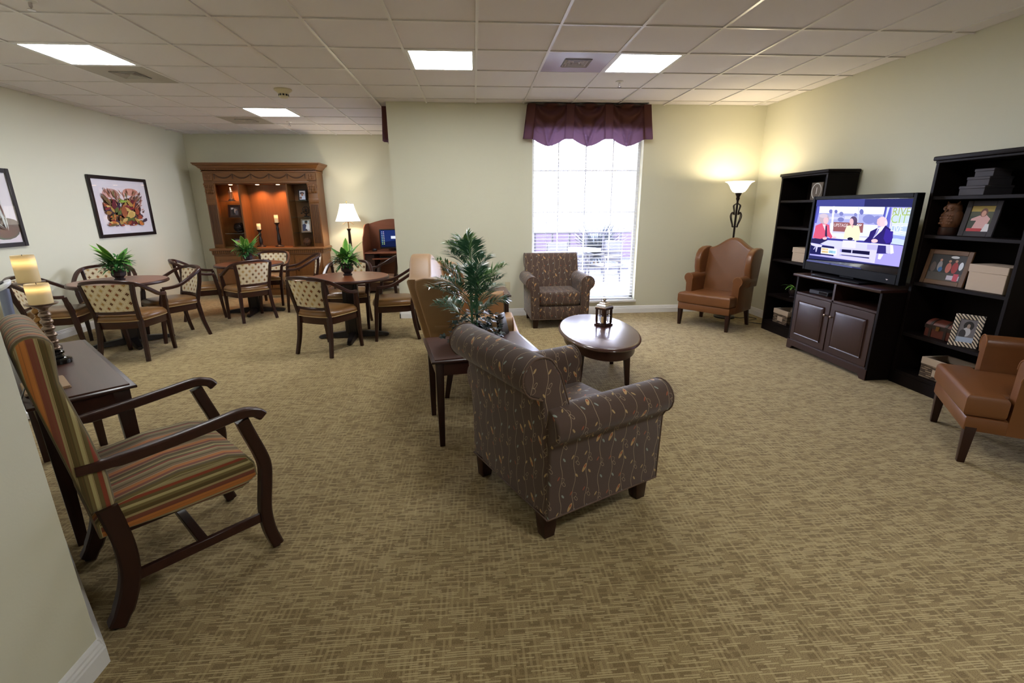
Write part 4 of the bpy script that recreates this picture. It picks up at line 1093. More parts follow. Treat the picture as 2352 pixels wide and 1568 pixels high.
# things in the hutch
def photo(name, label, w, h, frame_m, shapes, M, fw=.02, cat='picture frame', group=None, depth=.014, matw=0.0, lean=.16, easel=True):
    """standing photo frame: local x width, faces -y, leaning back"""
    t = thing(name, label, cat, group=group); t.matrix_world = M
    sh = shear(-lean, 0)
    g = G()
    for b in ((-w/2, 0, -w/2+fw, h), (w/2-fw, 0, w/2, h), (-w/2+fw, 0, w/2-fw, fw), (-w/2+fw, h-fw, w/2-fw, h)): g.box(b[0], 0, b[1], b[2], depth, b[3], .002, 1, M=sh)
    obj('frame', g, frame_m, t)
    obj('backing', G().box(-w/2+fw*.5, depth*.5, fw*.5, w/2-fw*.5, depth, h-fw*.5, M=sh), 'mat_board' if matw else 'black_plastic', t, smooth=0)
    iw, ih = w-2*fw-2*matw, h-2*fw-2*matw
    pl = lambda x, y, d: sh @ Vector(((x-.5)*iw, depth*.5-.0006-d, fw+matw+y*ih))
    flatpic('photo_print', shapes, pl, t)
    if easel:
        b0 = lean*h*.75; g = G().add([(-.012, depth+b0, h*.75), (.012, depth+b0, h*.75), (.012, depth+b0+h*.28, 0.001), (-.012, depth+b0+h*.28, 0.001)], [(0, 1, 2, 3)])
        obj('easel_leg', G().tube([(0, depth*.9+b0, h*.75), (0, depth+b0*.4+h*.30, .0052)], .004, 6), 'black_plastic', t)
    return t
def portrait(bg, top, skin, hair):
    return [(bg, rect(0, 0, 1, 1)), (hair, ellp(.5, .62, .20, .22)), (skin, ellp(.5, .58, .15, .17)), (top, [(.1, 0), (.9, 0), (.82, .32), (.62, .42), (.38, .42), (.18, .32)])]
HZ = lambda z: z+.0005
photo('photo_frame', 'black framed portrait on the top right hutch shelf', .135, .185, 'black_plastic', [((190, 186, 196), rect(0, 0, 1, 1)), ((60, 50, 56), ellp(.45, .72, .38, .14)), ((150, 104, 86), ellp(.48, .56, .18, .18)), ((196, 206, 226), [(.25, 0), (1, 0), (.95, .38), (.6, .45), (.3, .3)]), ((120, 84, 70), ellp(.2, .2, .2, .12))], TR(HX+.60, HY-.20, HZ(1.63)), .018)
photo('photo_frame', 'silver framed photo on the third right hutch shelf', .175, .235, 'antique_silver', [((200, 200, 206), rect(0, 0, 1, 1)), ((50, 56, 92), [(0, 0), (.55, 0), (.6, .5), (.3, .7), (0, .6)]), ((226, 228, 236), [(.4, .2), (1, .15), (1, .6), (.6, .7)]), ((120, 80, 62), ellp(.5, .8, .2, .14)), ((40, 36, 40), ellp(.52, .88, .22, .1)), ((70, 60, 60), [(.3, 0), (.7, 0), (.6, .15), (.4, .15)])], TR(HX+.60, HY-.20, HZ(1.08)), .026)
photo('photo_frame', 'dark square frame with group photo on the left hutch shelf', .215, .215, 'dark_wood_x', [((70, 58, 56), rect(0, 0, 1, 1)), ((206, 196, 196), rect(.1, .7, .4, .92)), ((40, 34, 36), ellp(.38, .42, .18, .36)), ((196, 180, 176), ellp(.56, .55, .1, .3)), ((96, 92, 104), ellp(.75, .35, .18, .3)), ((160, 120, 100), ellp(.74, .68, .1, .1))], TR(HX-.60, HY-.20, HZ(1.35)), .036)
photo('photo_frame', 'black landscape photo frame low on the left hutch shelf behind the plant', .21, .15, 'black_plastic', [((170, 160, 160), rect(0, 0, 1, 1)), ((60, 90, 120), rect(.1, 0, .4, .5)), ((180, 130, 90), ellp(.3, .7, .12, .16)), ((50, 46, 50), rect(.5, 0, .8, .6)), ((210, 200, 196), ellp(.85, .5, .12, .3))], TR(HX-.57, HY-.22, HZ(.835)), .018)
t = thing('decor_lantern', 'small silver lighthouse-shaped lantern on the top left hutch shelf', 'lantern', (HX-.615, HY-.18, 1.6305))
obj('base', G().lathe([(.055, 0), (.056, .015), (.042, .025), (.044, .035)], 20), 'antique_silver', t)
obj('cage', G().lathe([(.042, .035), (.030, .145), (.032, .150)], 20), 'shelf_glass', t)
for k in range(6): obj('rib', G().cyl((.043*cos(k*pi/3), .043*sin(k*pi/3), .033), (.031*cos(k*pi/3), .031*sin(k*pi/3), .148), .0025, n=6), 'antique_silver', t)
obj('cap', G().lathe([(.042, .145), (.040, .155), (.022, .170), (.024, .185), (.012, .200), (.014, .210), (.001, .225)], 20), 'silver', t)
def ring_of(r, tilt, rz_, n=28): M = Matrix.Rotation(rz_, 4, 'Z') @ Matrix.Rotation(tilt, 4, 'X'); return [tuple(M @ Vector((r*cos(2*pi*i/n), r*sin(2*pi*i/n), 0))) for i in range(n)]
t = thing('armillary_sphere', 'dark armillary sphere with arrow on the second right hutch shelf', 'ornament', (HX+.63, HY-.18, 1.3505))
obj('stand', G().lathe([(.045, 0), (.045, .008), (.010, .018), (.008, .05), (.014, .055)], 18), 'bronze', t)
for r, a, b in ((.062, pi/2, 0), (.060, pi/2, 1.1), (.058, .4, 0), (.060, pi/2, 2.1)): obj('ring', G().tube([(x, y, z+.115) for x, y, z in ring_of(r, a, b)], .0042, 6, closed=True), 'bronze', t)
g = G().cyl((-.085, 0, .055), (.085, 0, .178), .003, n=6); g.cyl((.07, 0, .168), (.10, 0, .190), .012, .0005, 8); g.prism([(-.085, .045), (-.062, .06), (-.07, .085), (-.10, .065)], 'y', -.002, .002)
obj('arrow', g, 'bronze', t); obj('globe', G().ball((0, 0, .115), .020, n=12), 'bronze', t)
def weave_ball(label, x, z, r, m):
    t = thing('woven_ball', label, 'ornament', (x, HY-.17, z), 0, 'woven decor balls in the hutch')
    obj('core', G().ball((0, 0, r), r*.86, n=14), 'black_plastic', t); rq = random.Random(int(x*100))
    for k in range(14): obj('band', G().tube([(a, b, c+r) for a, b, c in ring_of(r*.93, rq.uniform(0, pi), rq.uniform(0, pi), 22)], r*.075, 6, closed=True), m, t)
weave_ball('dark woven ball on the third left hutch shelf', HX-.56, 1.0805, .095, 'bronze'); weave_ball('brown woven ball low on the right hutch shelf', HX+.585, .8355, .075, 'owl_wood')
def black_holder(label, u, vb, vt, vc, clabel):
    q = aty(u, vb, HY-.20); z0 = .8355; h = aty(u, vt, HY-.20).z-z0; ch = aty(u, vc, HY-.20).z-z0-h
    t = thing('candle_holder', label, 'candle holder', (q.x, HY-.20, z0), 0, 'black candle holders in the hutch')
    obj('base', G().lathe([(.075, 0), (.076, .010), (.060, .022), (.035, .032), (.022, .045)], 20), 'black_wood', t)
    obj('stem', G().lathe([(.022, .04), (.030, .07), (.033, .12), (.020, h*.55), (.018, h*.62), (.026, h*.72), (.026, h*.78), (.018, h*.83), (.026, h-.03)], 18), 'black_wood', t)
    obj('saucer', G().lathe([(.026, h-.03), (.044, h-.010), (.050, h-.002), (.048, h), (.001, h)], 20), 'black_wood', t)
    pillar_candle(clabel, q.x, HY-.20, z0+h, .033, ch, 'small pillar candles in the hutch')
black_holder('shorter black turned candle holder in the hutch niche', 601, 565, 527, 513, 'small lit candle on the shorter black holder in the hutch')
black_holder('taller black turned candle holder in the hutch niche', 643, 564, 511, 493, 'small lit candle on the taller black holder in the hutch')

# ------------------------------------------------------------------ lamps
q = aty(797, 508, 8.80)
t = thing('floor_lamp', 'floor lamp with white bell shade between the hutch and desk', 'floor lamp', (q.x+.02, 8.80, 0))
obj('base', G().lathe([(.15, 0), (.152, .012), (.13, .024), (.05, .04), (.028, .07)], 28), 'bronze', t)
obj('pole', G().lathe([(.026, .06), (.030, .3), (.026, .95), (.022, 1.10), (.036, 1.135), (.040, 1.145), (.012, 1.150)], 16), 'bronze', t)
obj('neck', G().lathe([(.010, 1.145), (.010, 1.30), (.018, 1.31), (.018, 1.36)], 12), 'antique_brass', t)
for s in (-1, 1): obj('scroll', G().tube(bez([(0, 0, 1.245), (s*.03, 0, 1.262), (s*.055, 0, 1.245), (s*.085, 0, 1.222), (s*.10, 0, 1.225)], 5), .004, 6), 'antique_brass', t)
n = 32
def shade_ring(r, z, d=0): return [((r-d)*cos(2*pi*i/n), (r-d)*sin(2*pi*i/n), z) for i in range(n)]
sh_ = [(.215, 1.27), (.185, 1.34), (.155, 1.42), (.130, 1.50), (.115, 1.57)]
sd = obj('lamp_shade', G().loft([shade_ring(r, z) for r, z in sh_], False), 'shade_lit', t)
for r, z in ((.215, 1.27), (.115, 1.57)): obj('shade_trim', G().tube(shade_ring(r, z), .004, 6, closed=True), 'mat_board', sd)
for k in range(6): obj('shade_seam', G().tube([(r*1.005*cos(k*pi/3+.3), r*1.005*sin(k*pi/3+.3), z) for r, z in sh_], .0022, 5), 'mat_board', sd)
obj('finial', G().cyl((0, 0, 1.55), (0, 0, 1.60), .005, n=8).ball((0, 0, 1.605), .012, n=8), 'antique_brass', t)
obj('harp', G().tube([(.05*sin(a), 0, 1.45-.10*cos(a)) for a in [i*pi/8-pi+.3 for i in range(16)]], .002, 5), 'antique_brass', t)
def point(name, loc, e, col, r, parent=None):
    L = bpy.data.lights.new(name, 'POINT'); L.energy = e; L.color = col; L.shadow_soft_size = r
    o = bpy.data.objects.new(name, L); C.objects.link(o); o.location = loc
    if parent: o.parent = parent
    return o
point('bulb_light', (0, 0, 1.43), 14, (1.0, .86, .66), .03, t)
q = aty(1698, 430, 6.10); zt, zb = aty(1698, 417, 6.10).z, aty(1697, 443, 6.10).z
t = thing('torchiere_lamp', 'black scrolled torchiere lamp with white glass bowl in the corner', 'floor lamp', (q.x, 6.10, 0))
obj('base', G().lathe([(.135, 0), (.137, .016), (.12, .028), (.05, .036), (.02, .05)], 28), 'black_plastic', t)
obj('pole', G().cyl((0, 0, .04), (0, 0, zb-.06), .013, n=12), 'bronze', t)
obj('cup', G().lathe([(.013, zb-.10), (.024, zb-.07), (.020, zb-.05), (.040, zb-.005), (.044, zb+.006)], 18), 'bronze', t)
for k in range(4):
    a = k*pi/2+.4; c, s = cos(a), sin(a)
    pts = bez([(.012, zb-.42), (.040, zb-.425), (.045, zb-.40), (.075, zb-.33), (.085, zb-.28), (.060, zb-.24), (.035, zb-.27), (.040, zb-.22), (.055, zb-.16), (.030, zb-.14), (.014, zb-.13)] and [(x, 0, z) for x, z in ((.012, zb-.42), (.040, zb-.425), (.045, zb-.40), (.075, zb-.33), (.085, zb-.28), (.060, zb-.24), (.035, zb-.27), (.040, zb-.22), (.055, zb-.16), (.030, zb-.14), (.014, zb-.13))], 4)
    obj('scroll', G().tube([(x*c, x*s, z) for x, y, z in pts], .0065, 6), 'bronze', t)
bh = zt-zb
obj('glass_bowl', G().loft([shade_ring(r, zb+z*bh) for r, z in ((.04, 0), (.075, .12), (.10, .38), (.115, .62), (.140, .88), (.175, 1.0), (.168, 1.01), (.132, .88), (.107, .62), (.092, .38), (.068, .14), (.03, .05))], False), 'frosted_glass', t)
point('bulb_light', (0, 0, zb+bh*.72), 17, (1.0, .85, .60), .04, t)
b0 = Vector((q.x, 6.10, .006))
cd = obj('power_cord', G().tube(bez([(b0.x+.12, b0.y-.04, .006), (3.60, 6.0, .006), (3.72, 6.05, .006), (3.78, 5.93, .006), (3.66, 5.86, .006), (3.56, 5.80, .006), (3.66, 5.66, .006), (3.80, 5.55, .006), (3.86, 5.50, .006)], 8), .0045, 6), 'black_plastic')
tag(cd, 'black power cord looping on the carpet behind the wing chair', 'cord')

# ------------------------------------------------------------------ computer desk in the alcove
t = thing('computer_desk', 'cherry study carrel desk with curved side panels in the alcove', 'desk', (-1.515, YF-.012, 0))
y0 = -.62
sp = [(0, 0), (y0, 0), (y0, .93)]+[tuple(p)[:2] for p in [(v.x, v.y) for v in bez([(y0, .93, 0), (y0+.03, 1.0, 0), (y0+.13, 1.08, 0), (y0+.20, 1.17, 0), (y0+.32, 1.215, 0), (0, 1.225, 0)], 5)]]
for s in (-1, 1): obj('side_panel', G().prism(sp, 'x', s*.425, s*.44, .002, 1), 'cherry', t)
bp = [(-.425, .10), (.425, .10)]+[(.425-.85*i/16, 1.215+.085*sin(pi*i/16)) for i in range(17)]
obj('back_panel', G().prism(bp, 'y', -.03, -.008), 'cherry', t, smooth=0)
obj('desktop', G().box(-.425, y0+.02, .715, .425, -.03, .74, .003, 1), 'cherry', t)
obj('keyboard_tray', G().box(-.30, y0+.03, .615, .425, -.25, .632, .002, 1), 'cherry', t)
obj('cabinet', G().box(-.425, y0+.06, .05, -.27, -.05, .70), 'dark_wood', t, smooth=0)
m = thing('computer_monitor', 'black computer monitor showing a blue desktop in the alcove', 'monitor', (-1.44, 8.90, .741), R(4))
obj('stand', G().box(-.11, -.07, 0, .11, .10, .012, .004, 1).box(-.03, .02, .012, .03, .045, .20), 'black_plastic', m)
b = obj('housing', G().box(-.275, -.02, .035, .275, .03, .385, .006, 1), 'black_plastic', m)
pl = lambda x, y, d: Vector(((x-.5)*.51, -.0205-d, .062+y*.305))
ic = [((20, 28, 62), rect(0, 0, 1, 1)), ((30, 44, 96), [(0, .3), (1, .5), (1, 1), (0, 1)]), ((26, 34, 74), [(.4, 0), (1, 0), (1, .5)]), ((14, 18, 40), rect(0, 0, 1, .05)), ((214, 220, 240), rect(.36, .50, .62, .66))]
for r in range(8):
    for c in range(2): ic.append(((150+c*40, 170+r*6, 210-r*10), rect(.04+c*.06, .88-r*.10, .07+c*.06, .925-r*.10)))
flatpic('screen_image', ic, pl, b, e=.9, step=.0004)
k = thing('desk_speaker', 'small round black speaker on the desk beside the monitor', 'speaker', (-1.80, 8.80, .741))
obj('body', G().lathe([(.038, 0), (.042, .008), (.042, .035), (.034, .045), (.001, .046)], 18), 'black_plastic', k); obj('grille', G().lathe([(.030, .0455), (.028, .048), (.001, .048)], 16), 'patio_dark', k)
k = thing('keyboard', 'black keyboard on the pull-out tray of the desk', 'keyboard', (-1.50, 8.76, .633))
obj('body', G().box(-.21, -.07, 0, .21, .07, .018, .004, 1), 'black_plastic', k)
g = G()
for r in range(5):
    for c in range(15): g.box(-.20+c*.0268, -.06+r*.024, .018, -.20+c*.0268+.022, -.06+r*.024+.019, .022)
o = obj('keys', g, 'patio_dark', k, smooth=0); o['kind'] = 'stuff'

# ------------------------------------------------------------------ framed pictures on the left wall
def wall_picture(label, y0, y1, z0, z1, shapes):
    t = thing('framed_picture', label, 'picture', (XL+.002, (y0+y1)/2, (z0+z1)/2), 0, 'framed botanical prints')
    w, h = y1-y0, z1-z0; f = .045; g = G()
    for b in ((-w/2, -h/2, -w/2+f, h/2), (w/2-f, -h/2, w/2, h/2), (-w/2+f, -h/2, w/2-f, -h/2+f), (-w/2+f, h/2-f, w/2-f, h/2)): g.box(0, b[0], b[1], .03, b[2], b[3], .004, 1)
    obj('frame', g, 'black_wood', t)
    obj('mat', G().box(.004, -w/2+f*.6, -h/2+f*.6, .012, w/2-f*.6, h/2-f*.6), 'mat_board', t, smooth=0)
    mw = .125
    flatpic('print', shapes, lambda x, y, d: Vector((.0122+d, (x-.5)*(w-2*f-2*mw), (y-.5)*(h-2*f-1.6*mw))), t)
    obj('glazing', G().box(.024, -w/2+f, -h/2+f, .0255, w/2-f, h/2-f), 'picture_glass', t, smooth=0)
def leafpoly(cx, cy, L, W, th, n=9):
    up = [(s*L, W*sin(pi*s)**.8) for s in [i/n for i in range(n+1)]]; P = up+[(x, -y) for x, y in up[-2:0:-1]]
    return [(min(1, max(0, cx+x*cos(th)-y*sin(th))), min(1, max(0, cy+x*sin(th)+y*cos(th)))) for x, y in P]
rq = random.Random(21); shp = [((236, 226, 228), rect(0, 0, 1, 1)), ((214, 170, 160), ellp(.25, .85, .2, .12)), ((222, 160, 140), ellp(.75, .9, .2, .10))]
pal_up = [(150, 92, 70), (110, 76, 56), (176, 120, 96), (90, 66, 60), (130, 104, 70), (206, 140, 112), (120, 110, 66)]
pal_dn = [(126, 40, 44), (96, 30, 40), (150, 70, 44), (170, 136, 70), (196, 164, 96), (74, 52, 56), (104, 84, 44), (60, 44, 60), (140, 100, 50), (84, 96, 44), (190, 110, 50)]
for k in range(16): shp.append((rq.choice([(70, 50, 46), (84, 60, 50), (64, 50, 58)]), ellp(rq.uniform(.15, .85), rq.uniform(.12, .62), rq.uniform(.10, .2), rq.uniform(.08, .16))))
for k in range(150):
    x = rq.uniform(.06, .94); y = rq.uniform(.30, .84); a = math.atan2(y-.25, (x-.5)*.8)+rq.uniform(-.5, .5); shp.append((rq.choice(pal_up), leafpoly(x, y, rq.uniform(.10, .22), rq.uniform(.006, .016), a, 5)))
for k in range(95):
    x = rq.uniform(.08, .86); y = rq.uniform(.03, .55); shp.append((rq.choice(pal_dn), leafpoly(x, y, rq.uniform(.10, .24), rq.uniform(.022, .06), rq.uniform(0, 2*pi), 6)))
shp += [((150, 176, 70), leafpoly(.33, .62, .26, .02, .15)), ((130, 160, 60), leafpoly(.55, .64, -.2, .02, -.25)), ((206, 176, 104), leafpoly(.5, .25, .24, .09, .5)), ((190, 156, 84), leafpoly(.55, .2, .2, .07, 1.1)), ((150, 84, 50), leafpoly(.42, .2, .36, .07, 1.5))]
wall_picture('framed print of autumn-coloured tropical leaves on the left wall', 6.795, 7.925, 1.122, 1.93, shp)
shp2 = [((210, 210, 208), rect(0, 0, 1, 1))]
for k in range(14): shp2.append((rq.choice([(70, 84, 70), (96, 104, 92), (60, 66, 60), (110, 96, 84)]), ellp(rq.uniform(0, 1), rq.uniform(0, .8), .22, .18)))
for k in range(140): shp2.append((rq.choice([(60, 78, 64), (120, 130, 116), (176, 184, 170), (84, 96, 84), (200, 204, 196), (96, 78, 64), (110, 60, 48)]), leafpoly(rq.random(), rq.random(), rq.uniform(.2, .45), rq.uniform(.006, .016), rq.uniform(1.2, 2.6), 5)))
wall_picture('framed print of grey-green palm fronds cut off by the angled wall', 4.60, 5.73, 1.105, 1.912, shp2)
# ------------------------------------------------------------------ bookcases and television
BX0, BX1 = 3.555, 3.888
SH = (1.53, 1.24, .865, .445, .12)
def bookcase(label, y0, y1):
    t = thing('bookcase', label, 'bookcase', ((BX0+BX1)/2, (y0+y1)/2, 0), 0, 'dark wooden bookcases'); d = (BX1-BX0)/2; w = (y1-y0)/2
    for s in (-1, 1): obj('side_panel', G().box(-d, s*w-(.026 if s > 0 else 0), 0, d, s*w+(.026 if s < 0 else 0), 1.785, .002, 1), 'espresso', t)
    obj('back_panel', G().box(d-.012, -w+.026, .09, d-.004, w-.026, 1.785), 'espresso', t, smooth=0)
    for z in SH: obj('shelf', G().box(-d+.006, -w+.026, z-.026, d-.012, w-.026, z, .002, 1), 'espresso', t)
    obj('plinth', G().box(-d+.004, -w+.026, 0, -d+.022, w-.026, .094), 'espresso', t, smooth=0)
    obj('top', G().box(-d-.004, -w-.004, 1.772, d, w+.004, 1.79, .003, 1).box(-d-.018, -w-.018, 1.79, d, w+.018, 1.822, .008, 2), 'espresso', t)
    return t
bookcase('dark bookcase beside the torchiere lamp', 4.718, 5.458); bookcase('dark bookcase behind the cut-off caramel leather chair', 2.832, 3.574)
# television stand
SX0, SX1, SY0, SY1 = 3.35, 3.885, 3.588, 4.650
st = thing('tv_stand', 'mahogany television stand with two panelled doors', 'tv stand', ((SX0+SX1)/2, (SY0+SY1)/2, 0)); d = (SX1-SX0)/2; w = (SY1-SY0)/2
for s in (-1, 1): obj('side_panel', G().box(-d, s*w-(.025 if s > 0 else 0), 0, d, s*w+(.025 if s < 0 else 0), .765, .002, 1), 'espresso', st)
obj('top', G().box(-d-.02, -w, .765, d, w+.045, .792, .006, 2), 'mahogany', st)
obj('deck', G().box(-d+.004, -w+.025, .588, d, w-.025, .610, .002, 1), 'mahogany', st)
obj('divider', G().box(-d+.004, -.012, .11, d-.01, .012, .765), 'mahogany', st, smooth=0)
obj('bottom', G().box(-d+.004, -w+.025, .085, d, w-.025, .11), 'mahogany', st, smooth=0)
obj('back_panel', G().box(d-.012, -w+.025, .11, d-.004, w-.025, .765), 'espresso', st, smooth=0)
obj('plinth', G().prism([(-w, 0), (-w+.06, 0), (-w+.085, .035), (w-.085, .035), (w-.06, 0), (w, 0), (w, .095), (-w, .095)], 'x', -d-.006, -d+.012), 'mahogany', st, smooth=0)
for s in (-1, 1):
    a, b = (-w+.028, -.006) if s < 0 else (.006, w-.028)
    dr = obj('door', G().box(-d-.004, a, .112, -d+.016, b, .586, .003, 1), 'mahogany', st)
    iy, iz = .062, .06
    sq_ = lambda k, x: [(x, a+iy+k, .112+iz+k), (x, b-iy-k, .112+iz+k), (x, b-iy-k, .586-iz-k), (x, a+iy+k, .586-iz-k)]
    obj('raised_panel', G().loft([sq_(0, -d-.003), sq_(.004, -d-.014), sq_(.012, -d-.010), sq_(.034, -d-.016)]), 'mahogany', dr, smooth=20)
    obj('knob', G().lathe([(.006, 0), (.006, .010), (.013, .016), (.013, .022), (.006, .027), (.001, .027)], 14, M=TR(-d-.004, -.04 if s < 0 else .04, .456, 0, 0, R(-90))), 'antique_silver', dr)
p = atx(1862, 661, 3.45)
t = thing('set_top_box', 'slim grey set-top box in the left bay of the television stand', 'set-top box', (3.50, 4.40, .611), R(4))
obj('body', G().box(-.09, -.12, .004, .09, .12, .040, .004, 1), 'patio_dark', t); obj('front_panel', G().box(-.0915, -.11, .010, -.090, -.01, .034), 'black_gloss', t, smooth=0)
for s in (-1, 1): obj('foot', G().box(-.08, s*.10-.01, 0, .08, s*.10+.01, .005), 'black_plastic', t, smooth=0)
t = thing('sensor_bar', 'small grey box on the stand under the television screen', 'remote sensor', (3.385, 4.43, .793), R(3))
obj('body', G().box(-.015, -.05, 0, .015, .05, .020, .003, 1), 'patio_dark', t); obj('lens', G().box(-.0165, -.045, .004, -.015, .02, .016), 'steel_grey', t, smooth=0)

# television
mat('tv_black', S(7, 7, 9), 0.5, spec=0.1)
VX = 3.476
def tvp(cx, cy, d=0.0): q = atx(1840+cx/6.817, 430+cy/6.817, VX); return Vector((VX-d, q.y, q.z))
cs = [tvp(250, 185), tvp(1765, 178), tvp(1535, 1345), tvp(72, 1175)]
ya = (cs[0].y+cs[3].y)/2; yb = (cs[1].y+cs[2].y)/2; za = (cs[0].z+cs[1].z)/2; zb_ = (cs[2].z+cs[3].z)/2
tv = thing('television', 'large flat-screen television showing a talk show', 'television', (VX, (ya+yb)/2, .793))
def L_(p): return Vector((p.x-VX, p.y-(ya+yb)/2, p.z-.793))
hw, z0, z1 = (ya-yb)/2, zb_-.793, za-.793
zbb = .034
g = G()
for b in ((-hw-.034, zbb, -hw, z1+.036), (hw, zbb, hw+.034, z1+.036), (-hw, zbb, hw, z0), (-hw, z1, hw, z1+.036)): g.box(-.012, b[0], b[1], .055, b[2], b[3], .004, 1)
obj('bezel', g, 'tv_black', tv)
obj('rear_housing', G().box(.012, -hw-.02, zbb+.02, .068, hw+.02, z1+.02, .01, 1), 'black_plastic', tv)
sc_ = obj('screen', G().box(.002, -hw, z0, .012, hw, z1), 'black_gloss', tv, smooth=0)
obj('stand_neck', G().box(.012, -.09, .015, .05, .09, zbb+.03, .004, 1), 'tv_black', tv)
obj('stand_base', G().box(-.11, -.30, 0, .16, .30, .018, .008, 2), 'tv_black', tv)
obj('brand_badge', G().add([(-.0125, -hw+.10, z0-.045), (-.0125, -hw+.085, z0-.055), (-.0125, -hw+.07, z0-.045)], [(0, 1, 2)]), 'silver', tv, smooth=0)
def R4(*a): return [(a[i], a[i+1]) for i in range(0, len(a), 2)]
